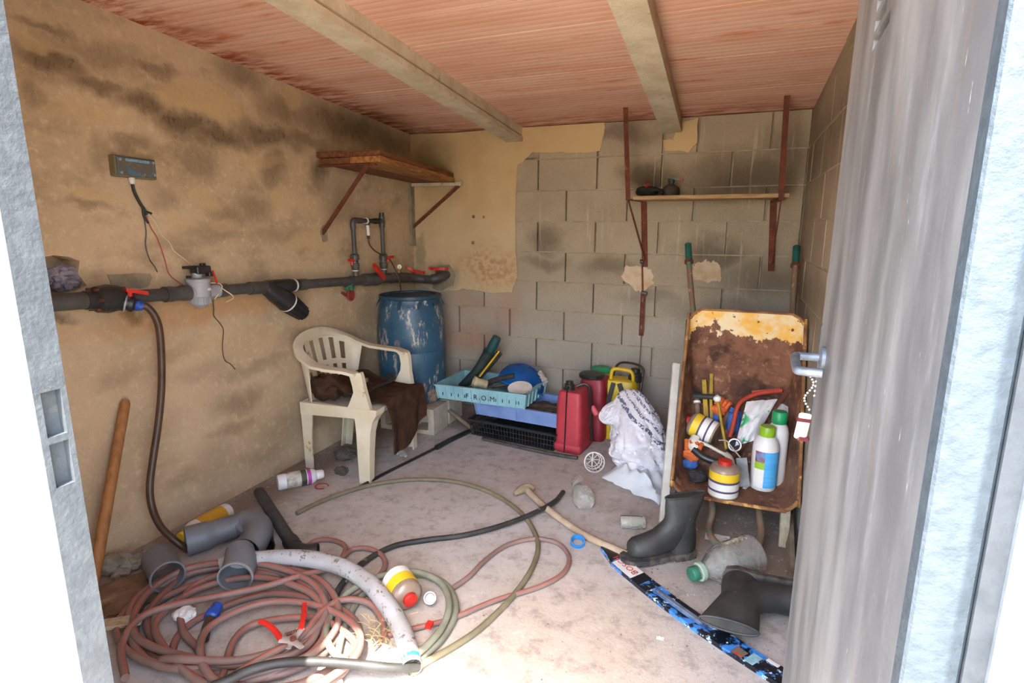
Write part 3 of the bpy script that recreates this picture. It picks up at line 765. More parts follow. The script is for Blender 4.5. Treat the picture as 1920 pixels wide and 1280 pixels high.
# swept run into the back wall, with two red levers on top
run = [mp(-.43), mp(-.33), (.072, -.22, .962), (.095, -.145, .952), (.15, -.115, .945), (.21, -.112, .946), (.255, -.085, .958), (.275, -.04, .972), (.278, .01, .975)]
pp('swept_pipe', M_PVC, lambda b: tube(b, run, lambda t: .031 if .25 < t < .62 else (.036 if t < .85 else .028), 18, 8))
pp('union_nut', M_PVC, lambda b: rung(b, mp(-.42), mp(-.34), [(0, .034), (.5, .036), (1, .034)], 12))
lever(Vector((.085, -.16, 1.0)), (-.35, -.3, .25), L=.06, w=.032, t=.018); lever(Vector((.085, -.16, 1.0)), (.9, .1, -.15), L=.085, w=.032, t=.018)
lever(Vector((.235, -.09, 1.01)), (1, .2, .05), L=.085, w=.032, t=.018); lever(Vector((.235, -.09, 1.01)), (-1, -.1, .1), L=.06, w=.032, t=.018)
# thin dosing tube from the injector to the barrel
ib = [i1-Vector((0, 0, .01)), P(693, 458), P(703, 470), P(717, 478, .085), P(731, 487, .10), P(741, 505, .11), P(749, 525, .15), atY(752, 546, -.42), atY(752, 560, -.42)]
bm = NB(); tube(bm, ib, .0045, 8, 5)
single('dosing_tube', bm, mat('brown_tube', '#5a4632', '#44351f', 20, rough=.5), 'thin brown dosing tube drooping from the pipe loop into the blue barrel', 'tube', True)

# ---- junction box with its cable and loose wires
jb = thing('junction_box', 'grey electrical junction box with flaked blue paint on stained wall', 'junction box', (0, -2.06, 1.50))
a, b = atX(215, 293, .03), atX(291, 334, .03)
yc, zc, jw, jh = (a.y+b.y)/2, (a.z+b.z)/2, abs(b.y-a.y), abs(a.z-b.z)
bm = NB(); box(bm, (.016, yc, zc), (.036, jw+.012, jh+.010), rot=(-.02, 0, 0), bev=.003); wpart('back_box', bm, mat('olive_grey_plastic', '#7d7250', '#6a6044', 14, rough=.7), jb)
bm = NB(); box(bm, (.036, yc, zc), (.012, jw, jh), rot=(-.02, 0, 0), bev=.003)
lid = wpart('lid', bm, mat('flaked_blue_grey', '#5b564b', '#44687f', 26, .54, .60, rough=.7, c3='#83796a', s3=40, t3=.62), jb)
bm = NB(); box(bm, (.0425, yc+.002, zc+.024), (.001, jw*.62, .010), rot=(-.02, 0, 0)); wpart('faded_label', bm, mat('faded_blue_label', '#7fa0b5', '#5d7f99', 60, rough=.8), lid)
for sy in (-1, 1):
    for sz in (-1, 1):
        bm = NB(); cyl(bm, (.040, yc+sy*(jw/2-.010), zc+sz*(jh/2-.010)), (.0445, yc+sy*(jw/2-.010), zc+sz*(jh/2-.010)), .005, seg=8); wpart('screw', bm, M_LGREY, lid)
g0 = P(247, 336, .02)
bm = NB(); rung(bm, g0+Vector((0, 0, .006)), g0-Vector((0, 0, .018)), [(0, .011), (.5, .012), (1, .008)], 10); wpart('cable_gland', bm, M_WHITEP, jb, True)
bm = NB(); tube(bm, [g0-Vector((0, 0, .01)), P(252, 360, .02), P(262, 380, .018), P(270, 392, .015), P(275, 402, .013)], .006, 8, 5); wpart('cable', bm, M_BLKP, jb, True)
bm = NB(); tube(bm, [P(268, 388, .015), P(270, 405, .014), P(278, 418, .012)], .005, 8, 5); tube(bm, [P(272, 396, .016), P(284, 400, .014)], .0045, 8, 5); wpart('cable_tail', bm, M_BLKP, jb, True)
for nm, m, pts in (('white_wire', M_CREAMW, [(273, 395), (290, 415), (303, 440), (318, 455), (326, 470), (345, 485), (360, 497)]), ('red_wire', mat('red_wire', '#a33a2c', rough=.5), [(272, 398), (282, 425), (294, 445), (303, 468), (310, 490), (318, 515), (340, 532), (350, 540)]), ('black_wire', M_BLKP, [(270, 405), (274, 435), (273, 460), (280, 485), (290, 500), (295, 510)])):
    bm = NB(); tube(bm, [P(x, y, .012 if i < len(pts)-2 else .03) for i, (x, y) in enumerate(pts)], .0022, 6, 5); wpart(nm, bm, m, jb, True)
bm = NB(); tube(bm, [P(399, 562, .05), P(401, 580, .03), P(401, 592, .012), P(413, 607, .01), P(419, 620, .01), P(417, 650, .01), P(421, 674, .01), P(432, 682, .01), P(441, 692, .01)], .0022, 6, 5)
single('loose_wire', bm, mat('thin_brown_wire', '#4b3a2a', rough=.7), 'thin dark wire trailing down the wall below the grey dosing cell', 'wire', True)

# ---- brown hose from the tap to the floor
hs = t0+dv*1.1
bm = NB(); tube(bm, [hs, hs+dv*.25, P(290, 592, .155), P(299, 620, .16), P(303, 680, .155), P(302, 740, .15), P(296, 800, .15), P(287, 860, .16), P(281, 910, .17), P(285, 950, .19), P(300, 985, .2), P(322, 1008, .22), fl(340, 1022, .06), fl(352, 1030, .03)], .0135, 12, 6)
single('brown_hose', bm, mat('brown_rubber_hose', '#4d3524', '#3c2a1d', 16, rough=.45), 'thick brown hose hanging from the tap down to the floor', 'hose', True)

# ---- crumpled grey rags stuffed into the wall hole
rdm = random.Random(11)
def lump(bm, c, r, seed, amp=.25, freq=3., sub=3, squash=(1, 1, 1)):
    from mathutils import noise as NZ
    res = bmesh.ops.create_icosphere(bm, subdivisions=sub, radius=1)
    for v in res['verts']:
        q = v.co.copy(); k = 1+amp*(NZ.noise(q*freq+Vector((seed*3.1, seed, 0)))+.5*NZ.noise(q*freq*2.3+Vector((seed, 0, seed))))
        v.co = Vector((q.x*squash[0], q.y*squash[1], q.z*squash[2]))*r*k+Vector(c)
bm = NB(); c0 = atX(118, 518, -.04); lump(bm, c0+Vector((.012, 0, -.004)), .056, 3, .35, 3.5, 4, (.6, 1., .8))
single('crumpled_rag', bm, mat('grey_plastic_rag', '#8b8490', '#6b6570', 22, rough=.5), 'crumpled grey plastic rag stuffed into the broken hole in the stained wall', 'rag', True)

# ---- shelf in the left corner: two layers of brown planks on iron brackets
sh = thing('corner_shelf', 'thick brown plank shelf on rusty struts in the left corner above pipes', 'shelf', (.2, -.5, 1.6))
def xf(y): return .425+(.355-.425)*(y+1.01)/.99     # front edge
zt = lambda y: 1.690+(1.656-1.690)*(y+1.01)/.99
def plank(name, x0f, x1f, y0, y1, z0, z1, m):
    bm = NB(); vs = []
    for y in (y0, y1):
        for x in (x0f(y), x1f(y)):
            for z in (z0, z1): vs.append(bm.verts.new((x, y, zt(y)+z)))
    for q in ((0, 1, 3, 2), (4, 6, 7, 5), (0, 4, 5, 1), (2, 3, 7, 6), (0, 2, 6, 4), (1, 5, 7, 3)): bm.faces.new([vs[i] for i in q])
    bmesh.ops.recalc_face_normals(bm, faces=bm.faces); bmesh.ops.bevel(bm, geom=bm.edges[:], offset=.002, segments=1, affect='EDGES')
    wpart(name, bm, m, sh)
plank('plank', lambda y: .012, lambda y: .20, -1.02, -.02, 0., .030, M_WOOD)
plank('plank', lambda y: .206, lambda y: xf(y)-.004, -1.00, -.02, -.002, .026, M_WOOD)
plank('plank', lambda y: .02, lambda y: .225, -1.00, -.012, -.034, -.002, M_WOOD)
plank('plank', lambda y: .230, xf, -1.01, -.012, -.036, -.003, mat('tan_wood', '#a5733f', '#7d4c24', 8, rough=.8, bump=.3, stretch=(6, 1, 6), world=True))
zb = 1.645
M_FADE = mat('flaking_white_iron', '#b9b19d', '#a39a84', 20, rough=.8, c3='#7c4a30', s3=24, t3=.62, world=True)
bm = NB(); bar(bm, (.0, -.03, 1.610), (.415, -.03, 1.606), .03, .022); boxmm(bm, (.405, -.05, 1.592), (.419, -.012, 1.622)); wpart('bracket_arm', bm, M_FADE, sh)
bm = NB(); boxmm(bm, (.0, -.055, 1.18), (.022, -.006, 1.62)); wpart('bracket_upright', bm, mat('cement_daubed_iron', '#8d8470', '#766b55', 16, rough=.9, world=True), sh)
bm = NB(); bar(bm, (.40, -.03, 1.60), (.012, -.03, 1.31), .022, .010, up=(0, 1, 0)); wpart('strut', bm, M_RUST, sh)
s0 = atY(690, 316, -1.0); bm = NB(); bar(bm, (s0.x, -1.0, 1.645), (.0, -.995, 1.275), .020, .014, up=(0, 1, 0)); wpart('strut', bm, M_RUST, sh)
bm = NB(); bar(bm, (.0, -.985, 1.648), (.38, -.985, 1.646), .02, .010); wpart('bracket_arm', bm, M_RUST, sh)

# ---- shelf on the right, hung from the ceiling on angle irons
rs = thing('hanging_shelf', 'narrow board shelf held by rusty angle irons reaching to the ceiling', 'shelf', (2.0, -.15, 1.4))
YS = -.28
for px0, py0, px1, py1, wx0, wy0, wx1, wy1 in ((1173, 190, 1178, 372, 1207, 380, 1209, 500), (1476, 180, 1465, 372, 1450, 380, 1446, 508)):
    t_, b_ = atY(px0, py0, YS), atY(px1, py1, YS)
    bm = NB(); bar(bm, (t_.x, YS, ceil_z(YS)+.01), (b_.x, YS, b_.z-.008), .026, .004, up=(0, 1, 0)); bar(bm, (t_.x-.012, YS+.013, ceil_z(YS)+.01), (b_.x-.012, YS+.013, b_.z-.008), .004, .026, up=(0, 1, 0)); ir = wpart('angle_iron', bm, M_RUST, rs)
    bm = NB(); mz = t_.z*.35+b_.z*.65; cyl(bm, (b_.x-.022, YS+.012, mz), (b_.x-.008, YS+.012, mz), .006, seg=8); wpart('bolt', bm, M_RUST, ir)
    wa, wb2 = atY(wx0, wy0, -.008), atY(wx1, wy1, -.008)
    bm = NB(); bar(bm, (wa.x, -.008, b_.z), (wb2.x, -.008, wb2.z), .036, .006, up=(0, 1, 0)); wpart('wall_flange', bm, M_RUST, rs)
    bm = NB(); bar(bm, (b_.x, YS-.012, b_.z-.006), (wa.x, -.006, b_.z-.006), .03, .006); wpart('shelf_arm', bm, M_RUST, rs)
    bm = NB(); bar(bm, (b_.x, YS+.012, b_.z-.012), (wb2.x, -.012, wb2.z+.04), .016, .006, up=(1, 0, 0)); wpart('strut', bm, M_RUST, rs)
p0, p1 = atY(1187, 367, YS+.02), atY(1480, 371, YS+.02)
zs = (p0.z+p1.z)/2
bm = NB(); boxmm(bm, (p0.x, YS+.015, zs-.010), (p1.x, -.005, zs+.012), bev=.002); wpart('board', bm, M_WOODL, rs)
ztop = zs+.012
# things on that shelf: a dark lump of gloves with red, and a small can with a spray top
sx = atY(1213, 350, -.18)
gl = thing('work_glove', 'dark crumpled glove-like bundle with a red top on the hanging shelf', 'glove', (sx.x, -.17, ztop))
bm = NB(); lump(bm, (0, 0, .030), .058, 5, .3, 2.5, 3, (1.15, .8, .52)); obj('glove_body', bm, mat('dark_cloth', '#1f1b19', '#171412', 20, rough=.9), gl, True)
for k in range(4):
    bm = NB(); tube(bm, [(.03, -.03+.02*k, .03), (.075, -.04+.026*k, .035), (.095, -.045+.03*k, .012)], .010, 8, 4); obj('finger', bm, MATS['dark_cloth'], gl, True)
bm = NB(); tube(bm, [(-.01, -.03, .058), (.01, .0, .066), (.0, .03, .060)], .012, 8, 4); obj('cuff', bm, M_REDDULL, gl, True)
sx = atY(1258, 345, -.16)
cn = thing('oil_can', 'small grimy bottle with dark pump top on the hanging shelf', 'bottle', (sx.x, -.15, ztop))
bm = NB(); lathe(bm, [(.038, 0), (.052, .004), (.052, .03), (.046, .05), (.030, .062), (.014, .068), (.014, .078)], 18); obj('body', bm, mat('grimy_brown_plastic', '#3d3229', '#2c251f', 22, rough=.7), cn, True)
bm = NB(); cyl(bm, (0, 0, .076), (0, 0, .10), .019, seg=12); box(bm, (.025, -.01, .096), (.05, .012, .010), rot=(0, .25, 0)); obj('pump_top', bm, M_BLKP, cn)
bm = NB(); box(bm, (.058, -.012, .090), (.02, .016, .014), rot=(0, .25, 0)); obj('nozzle', bm, M_REDDULL, cn)

# ---- strap hinge hanging on wire below the shelf
hg = thing('strap_hinge', 'rusty slotted strap hanging on a wire against the block wall', 'strap', (1.66, -.02, .9))
q = lambda px, py: atY(px, py, -.028)
bm = NB(); bar(bm, q(1206, 552), q(1202, 629), .030, .005, up=(0, 1, 0)); st_ = wpart('strap', bm, M_RUST, hg)
bpy.context.view_layer.update()
cs = []
for py in (562, 614):
    p = q(1205-(py-552)*.05, py)-hg.location; b3 = NB(); box(b3, p, (.008, .05, .03)); cs.append(b3)
for b3 in cs:
    c_ = bpy.data.objects.new('cutter', meshof(b3, 'c')); COL.objects.link(c_); c_.matrix_world = hg.matrix_world
    md = st_.modifiers.new('b', 'BOOLEAN'); md.object = c_; md.solver = 'EXACT'; bpy.context.view_layer.update()
    me = bpy.data.meshes.new_from_object(st_.evaluated_get(bpy.context.evaluated_depsgraph_get())); st_.modifiers.clear(); st_.data = me; bpy.data.objects.remove(c_)
bm = NB(); bar(bm, q(1204, 492), q(1205, 552), .010, .006, up=(0, 1, 0)); wpart('rod', bm, M_RUST, hg)
bm = NB(); box(bm, q(1208, 549), (.04, .02, .022), rot=(0, .3, 0), bev=.004); wpart('clamp', bm, M_BLKP, hg); bm = NB(); cyl(bm, q(1203, 490)-Vector((.01, 0, 0)), q(1203, 490)+Vector((.012, 0, 0)), .012, seg=10); wpart('clip', bm, M_BLKP, hg)
bm = NB(); tube(bm, [q(1202, 627), q(1201, 650), q(1199, 680), q(1196, 700)], .0028, 6, 3); wpart('wire', bm, mat('tan_string', '#8a6a3f', rough=.8), hg, True)
# ================================================================ FURNITURE AND BACK-WALL CLUTTER
from mathutils import noise as NZ
# ---- monobloc chair (local x = forward, y = sideways)
M_CHAIR = mat('cream_plastic_chair', '#d8cdb4', '#cdbf9f', 6, rough=.45, c3='#a98a5c', s3=9, t3=.63)
ch = thing('plastic_armchair', 'cream plastic garden armchair with slotted back beside the blue barrel', 'chair', (.285, -1.150, 0), (0, 0, radians(4)))
SEAT, ARM, TOP = .385, .600, .725
def back_pt(u, v):
    # u -1..1 across, v 0 seat .. 1 rim
    top = ARM+.02+(TOP-ARM-.02)*cos(u*pi/2)**.8
    z = SEAT-.01+(top-SEAT+.01)*v
    hw = .205+.048*v
    y = hw*sin(u*pi/2*.92)/sin(pi/2*.92)
    x = -.172-.068*v+(.045+.095*v)*(abs(u)**2.4)
    return Vector((x, y, z))
bm = NB()
NU, NV = 34, 22
G = [[bm.verts.new(back_pt(-1+2*i/NU, j/NV)) for j in range(NV+1)] for i in range(NU+1)]
F = []
for i in range(NU):
    for j in range(NV):
        k = i-5
        slot = 0 <= k < 24 and (k % 4) in (1, 2)
        arch = .5+.5*cos((i-NU/2+.5)/NU*pi)
        if slot and (3 <= j <= 9 or (12 <= j <= 12+int(2+5.5*arch))): continue
        F.append(bm.faces.new((G[i][j], G[i+1][j], G[i+1][j+1], G[i][j+1])))
bm.normal_update(); bmesh.ops.solidify(bm, geom=F, thickness=.007)
loose = [v for v in bm.verts if not v.link_faces]; bmesh.ops.delete(bm, geom=loose, context='VERTS')
obj('backrest', bm, M_CHAIR, ch, True, ang=60)
# rim and arms: one band
rim = []
for i in range(25):
    u = -1+2*i/24; p = back_pt(u, 1.0); rim.append(p+Vector((-.004, 0, .004)))
armR = [Vector((.19, -.262, ARM-.012)), Vector((.13, -.272, ARM+.002)), Vector((.04, -.276, ARM+.006)), Vector((-.05, -.270, ARM+.014))]
armL = [Vector((p.x, -p.y, p.z)) for p in armR[::-1]]
path = armR+rim[1:-1]+armL
bm = NB()
N = len(path); rings = []
for i, p in enumerate(path):
    a_ = path[max(0, i-1)]; b_ = path[min(N-1, i+1)]; d = (b_-a_).normalized()
    s = min(i, N-1-i)/(N/2)
    outw = Vector((d.y, -d.x, 0)).normalized()
    wide = .030 if s < .35 else .026
    tilt = max(0., (s-.25)/.75)
    wdir = (outw*(1-tilt*.75)+Vector((0, 0, -1))*tilt).normalized()
    ndir = wdir.cross(d).normalized()
    rings.append([p+wdir*wide+ndir*.005, p+wdir*wide-ndir*.010, p+wdir*(wide-.008)-ndir*.006, p-wdir*(wide-.008)-ndir*.006, p-wdir*wide-ndir*.010, p-wdir*wide+ndir*.005, p+ndir*.009])
loft(bm, rings); bmesh.ops.recalc_face_normals(bm, faces=bm.faces)
obj('arm_rim', bm, M_CHAIR, ch, True, ang=70)
# seat
bm = NB()
def seat_fn(u, v):
    x = -.19+.45*u; hw = .185+.065*min(1, u*1.2)
    y = (-1+2*v)*hw
    return Vector((x, y, SEAT+.012*abs(-1+2*v)**3+.010*(u-.5)-(.028*max(0, (u-.9)/.1)**2)-.006*(1-(2*v-1)**2)))
sheet(bm, seat_fn, 14, 12, .007); obj('seat', bm, M_CHAIR, ch, True)
bm = NB()   # apron under the seat
for sgn in (-1, 1):
    prism(bm, [(-.185, SEAT-.055), (.22, SEAT-.045), (.235, SEAT+.012), (-.185, SEAT+.012)], .008, frame_mtx((0, sgn*.228+(.008 if sgn > 0 else 0), 0), (0, -1, 0), (1, 0, 0)))
    b_ = bm
    o_ = obj('side_apron', bm, M_CHAIR, ch); bm = NB()
for sgn in (-1, 1):
    # arm post: wide blade from arm end to seat
    bm = NB()
    sec = [(ARM-.006, .125, .215, -.262), (ARM-.03, .150, .222, -.262), (ARM-.08, .160, .228, -.258), (SEAT+.10, .160, .232, -.252), (SEAT+.03, .125, .245, -.246), (SEAT-.04, .08, .255, -.242)]
    rings = [[Vector((x0, sgn*(-y)-.014*sgn*0+sgn*.0, z)), Vector((x1, sgn*(-y), z)), Vector((x1-.003, sgn*(-y-.030), z)), Vector((x1-.014, sgn*(-y-.030), z)), Vector((x1-.016, sgn*(-y-.010), z)), Vector((x0, sgn*(-y-.010), z))] for z, x0, x1, y in sec]
    loft(bm, rings); bmesh.ops.recalc_face_normals(bm, faces=bm.faces); obj('arm_post', bm, M_CHAIR, ch)
    # front leg
    bm = NB(); rings = []
    for z, x0, x1, y, wy in ((SEAT+.015, .145, .288, .250, .085), (SEAT-.015, .150, .284, .251, .08), (SEAT-.05, .160, .262, .252, .065), (SEAT-.11, .166, .250, .255, .055), (.15, .172, .243, .262, .05), (0, .178, .240, .268, .045)):
        rings.append([Vector((x, sgn*yy, z)) for x, yy in ((x0, y), (x1, y), (x1, y-wy), (x1-.008, y-wy), (x1-.008, y-.009), (x0, y-.009))])
    loft(bm, rings); bmesh.ops.recalc_face_normals(bm, faces=bm.faces); obj('leg', bm, M_CHAIR, ch)
    # rear leg
    bm = NB(); rings = []
    for z, x0, x1, y, wy in ((SEAT+.01, -.19, -.10, .225, .06), (SEAT-.05, -.192, -.12, .224, .055), (.2, -.20, -.145, .212, .05), (0, -.215, -.165, .19, .045)):
        rings.append([Vector((x, sgn*yy, z)) for x, yy in ((x1, y), (x0, y), (x0, y-wy), (x0+.008, y-wy), (x0+.008, y-.009), (x1, y-.009))])
    loft(bm, rings); bmesh.ops.recalc_face_normals(bm, faces=bm.faces); obj('leg', bm, M_CHAIR, ch)
# ---- brown towel over the seat
bpy.context.view_layer.update()
CM = ch.matrix_world.copy()
def drape(u, v):
    # u along seat back->front->down, v across
    s = u*.78
    n = NZ.noise(Vector((u*5, v*4, 1.7)))*.5+NZ.noise(Vector((u*11, v*9, 4.)))*.25
    fold = .6*sin(v*11+u*2)+.4*sin(v*19+1)
    if s < .45:
        y = -.15+.36*v
        x = -.15+s*1.0; h = SEAT+.026+.035*max(0, n)+.085*math.exp(-((u-.12)/.14)**2)*(.7+.5*n)+.02*math.exp(-((v-.55)/.3)**2)
        if s > .38: y = y+(.055*v-.01)*(s-.38)/.07
        return Vector((x, y, h))
    t = (s-.45)/.33
    drop = .27+.02*sin(v*5)-.07*max(0, v-.5)*2
    x = .300+.016*min(1, t*3)+.013*fold*min(1, t*1.5)+.008*n
    z = SEAT+.02-drop*t-.004
    return Vector((x, -.16+.415*v-.02*t*(v-.3), z))
bm = NB(); sheet(bm, lambda u, v: CM@drape(u, v), 60, 44, .006)
single('brown_towel', bm, mat('dark_brown_towel', '#3d2a1f', '#4c3628', 18, rough=1., bump=.6, bscale=260, spec=.1), 'dark brown towel draped over the plastic armchair seat', 'towel', True)
bm = NB(); lump(bm, CM@Vector((-.085, -.13, SEAT+.075)), .095, 8, .28, 2.2, 4, (1.0, .8, .75))
single('bundled_cloth', bm, MATS['dark_brown_towel'], 'dark brown bundled cloth stuffed at the back of the armchair', 'cloth', True)
bm = NB()
sp_ = [CM@Vector(p) for p in ((.06, -.20, SEAT+.055), (.14, -.12, SEAT+.062), (.17, -.02, SEAT+.075), (.20, .06, SEAT+.085), (.17, .13, SEAT+.095), (.12, .17, SEAT+.09))]
tube(bm, sp_, .017, 8, 6, flat=.35)
single('black_strap', bm, M_BLKP, 'folded black rubber strap lying on the brown towel', 'strap', True)
bm = NB(); box(bm, CM@Vector((.06, -.02, SEAT+.10)), (.075, .03, .02), rot=(0, .1, .4), bev=.005, seg=2)
single('soap_bar', bm, mat('grey_bar', '#8f8478', '#7b5c4c', 22, rough=.7), 'small greyish bar resting on the brown towel', 'bar')

# ---- concrete blocks and the blue barrel
M_CBL = mat('pale_concrete', '#b9ae9c', '#a99d8a', 16, rough=.95, bump=.5, bscale=120, c3='#8a7f6c', s3=30, t3=.66)
BH = .172
def cinder(name, label, cx, cy, rz):
    t = thing(name, label, 'block', (cx, cy, 0), (0, 0, rz), 'concrete blocks under the barrel')
    bm = NB(); box(bm, (0, 0, BH/2), (.40, .195, BH), bev=.004)
    o = obj('block_body', bm, M_CBL, t); bpy.context.view_layer.update()
    for x in (-.098, .098):
        b3 = NB(); box(b3, (x, 0, BH/2-.002), (.125, .5, .108), bev=.008)
        c_ = bpy.data.objects.new('cutter', meshof(b3, 'c')); COL.objects.link(c_); c_.matrix_world = t.matrix_world
        md = o.modifiers.new('b', 'BOOLEAN'); md.object = c_; md.solver = 'EXACT'; bpy.context.view_layer.update()
        me = bpy.data.meshes.new_from_object(o.evaluated_get(bpy.context.evaluated_depsgraph_get())); o.modifiers.clear(); o.data = me; bpy.data.objects.remove(c_)
    bm = NB(); box(bm, (.098, .03, BH/2), (.123, .01, .104)); obj('core_web', bm, M_CBL, t)
    return t
cinder('concrete_block', 'pale hollow concrete block under the front of the blue barrel', .306, -.570, radians(1))
cinder('concrete_block', 'pale concrete block under the rear of the blue barrel', .300, -.340, 0)
def make_barrel_mat():
    n = NT('scuffed_blue_plastic'); v = n.coord()
    col = n.mix(n.rng(n.noise(v, 4, 5), .35, .65), '#33586f', '#2a4c62')
    sc = n.mapv(v, (1, 1, .28))
    m1 = n.rng(n.noise(sc, 22, 7, .74), .54, .60); m2 = n.rng(n.noise(v, 5, 3, .5), .44, .56)
    col = n.mix(n.math('MULTIPLY', m1, m2), col, '#b7ad9d')
    m3 = n.rng(n.noise(sc, 42, 4, .7), .67, .72); col = n.mix(n.math('MULTIPLY', m3, .7), col, '#c3b8a6')
    w = n.rng(n.noise(n.mapv(v, (1, 1, .5)), 7, 5, .6), .62, .68, 0, .7); col = n.mix(n.math('MULTIPLY', w, m2), col, '#c79f7e')
    n.color(col); return n.fin(.45)
ba = thing('plastic_barrel', 'scuffed blue plastic barrel standing on concrete blocks in the corner', 'barrel', (.258, -.488, BH))
M_BAR = make_barrel_mat()
bm = NB(); lathe(bm, [(0, 0), (.175, 0), (.188, .008), (.192, .02), (.205, .06), (.216, .14), (.221, .24), (.2225, .345), (.2195, .352), (.2195, .358), (.2225, .365), (.221, .47), (.215, .57), (.206, .63), (.198, .655), (.190, .665), (.190, .700), (.186, .703), (.186, .690), (0, .690)], 64)
bd = obj('body', bm, M_BAR, ba, True)
bm = NB(); lathe(bm, [(.186, .685), (.200, .690), (.203, .700), (.200, .712), (.180, .716), (.165, .712), (.165, .704), (0, .704)], 64); obj('lid', bm, mat('blue_lid', '#27475c', '#1f3a4d', 10, rough=.5, c3='#6f7a7c', s3=30, t3=.68), ba, True)
for k in range(8):
    aa = -2.6+.62*k
    bm = NB(); lathe(bm, [(0, 0), (.026, 0), (.026, .008), (0, .010)], 16, frame_mtx((.203*cos(aa), .203*sin(aa), .662), (cos(aa), sin(aa), .55)) @ Matrix.Diagonal((.45, 1.3, 1, 1))); obj('grip_pocket', bm, MATS['blue_lid'], bd, True)

# ---- stacked crates
def crate(name, label, cx, cy, z0, L, D, H, rz, m, group=None, ribs=10, wire=False):
    t = thing(name, label, 'crate', (cx, cy, z0), (0, 0, rz), group)
    w = .006
    bm = NB(); box(bm, (0, 0, .004), (L-.03, D-.03, .008)); obj('base', bm, m, t)
    for nm, sx, sy in (('front', 0, -1), ('back', 0, 1), ('end', -1, 0), ('end', 1, 0)):
        bm = NB()
        if sx == 0:
            a0 = [Vector((-L/2+.012, sy*(D/2-.012), 0)), Vector((L/2-.012, sy*(D/2-.012), 0)), Vector((L/2, sy*D/2, H)), Vector((-L/2, sy*D/2, H))]; nn = Vector((0, -sy*w, 0))
        else:
            a0 = [Vector((sx*(L/2-.012), -D/2+.012, 0)), Vector((sx*(L/2-.012), D/2-.012, 0)), Vector((sx*L/2, D/2, H)), Vector((sx*L/2, -D/2, H))]; nn = Vector((-sx*w, 0, 0))
        if not wire:
            loft(bm, [a0, [p+nn for p in a0]]); bmesh.ops.recalc_face_normals(bm, faces=bm.faces)
            pn = obj('%s_panel' % nm, bm, m, t)
            n = ribs if sx == 0 else max(4, int(ribs*.65))
            for k in range(n+1):
                q = k/n; bm = NB()
                lo_, hi_ = a0[0].lerp(a0[1], q), a0[3].lerp(a0[2], q)
                o_ = -nn*.6
                bar(bm, lo_+o_, hi_+o_, .006, .006, up=(1, 0, 0) if sx == 0 else (0, 1, 0)); obj('rib', bm, m, pn)
        else:
            n = ribs*2 if sx == 0 else ribs
            for k in range(n+1):
                q = k/n; bm = NB(); bar(bm, a0[0].lerp(a0[1], q), a0[3].lerp(a0[2], q), .004, .004, up=(1, 0, 0) if sx == 0 else (0, 1, 0)); obj('upright_bar', bm, m, t)
            for q in (.05, .35, .65, .95):
                bm = NB(); bar(bm, a0[0].lerp(a0[3], q), a0[1].lerp(a0[2], q), .004, .005, up=(0, 0, 1)); obj('cross_bar', bm, m, t)
        # rim
        bm = NB(); a_, b_ = a0[3], a0[2]; ext = (b_-a_).normalized()*.009
        bar(bm, a_-ext, b_+ext, .020, .010, up=(0, 0, 1)); obj('rim', bm, m, t)
    return t
M_KCR = mat('black_crate_plastic', '#1d1d1f', '#2b2b2a', 14, rough=.55, c3='#6b6357', s3=36, t3=.7)
M_BCR = mat('periwinkle_crate_plastic', '#8098c6', '#6f88b6', 9, rough=.55, c3='#6e7076', s3=30, t3=.68)
M_LCR = mat('pale_turquoise_crate_plastic', '#93bfc4', '#82aeb3', 9, rough=.55, c3='#5f6d68', s3=26, t3=.68)
crate('black_crate', 'black openwork crate at the bottom of the stack', 1.03, -.41, .0, .60, .38, .105, radians(-7), M_KCR, wire=True, ribs=14)
crate('blue_crate', 'periwinkle blue crate in the middle of the stack', 1.045, -.365, .125, .60, .36, .088, radians(-6), M_BCR, ribs=2)
lc = crate('turquoise_crate', 'pale turquoise crate marked FROM on top of the stack', .800, -.395, .228, .615, .395, .092, radians(-.5), M_LCR, ribs=10)
M_INK = mat('black_ink', '#20242a', rough=.7)
# lettering and ruler ticks on the front panel
tilt = math.atan(.012/.092)
for k, chx in enumerate('F.R.O.M'):
    text_part('letter', chx, .046 if chx != '.' else .05, Matrix.Translation((-.085+.029*k, -.395/2+.0005+.006-.0095, .040+(.0 if chx != '.' else .004))) @ Matrix.Rotation(pi/2+tilt*0, 4, 'X'), M_INK, lc)
for k in range(10):
    bm = NB(); x = (-.24, -.2, -.15, -.105, .11, .155, .20, .245, -.262, .262)[k]
    box(bm, (x, -.395/2+.004, .036), (.004, .004, .020)); obj('ruler_tick', bm, M_INK, lc)
# loose sheet of cardboard / junk inside the middle crate
bm = NB(); lump(bm, (1.16, -.42, .185), .10, 21, .35, 3, 3, (1.1, 1.2, .35))
single('soil_heap', bm, mat('dark_soil', '#3a3026', '#574736', 40, rough=1., bump=.8, bscale=120), 'dark heap of soil and scraps in the blue crate', 'soil')
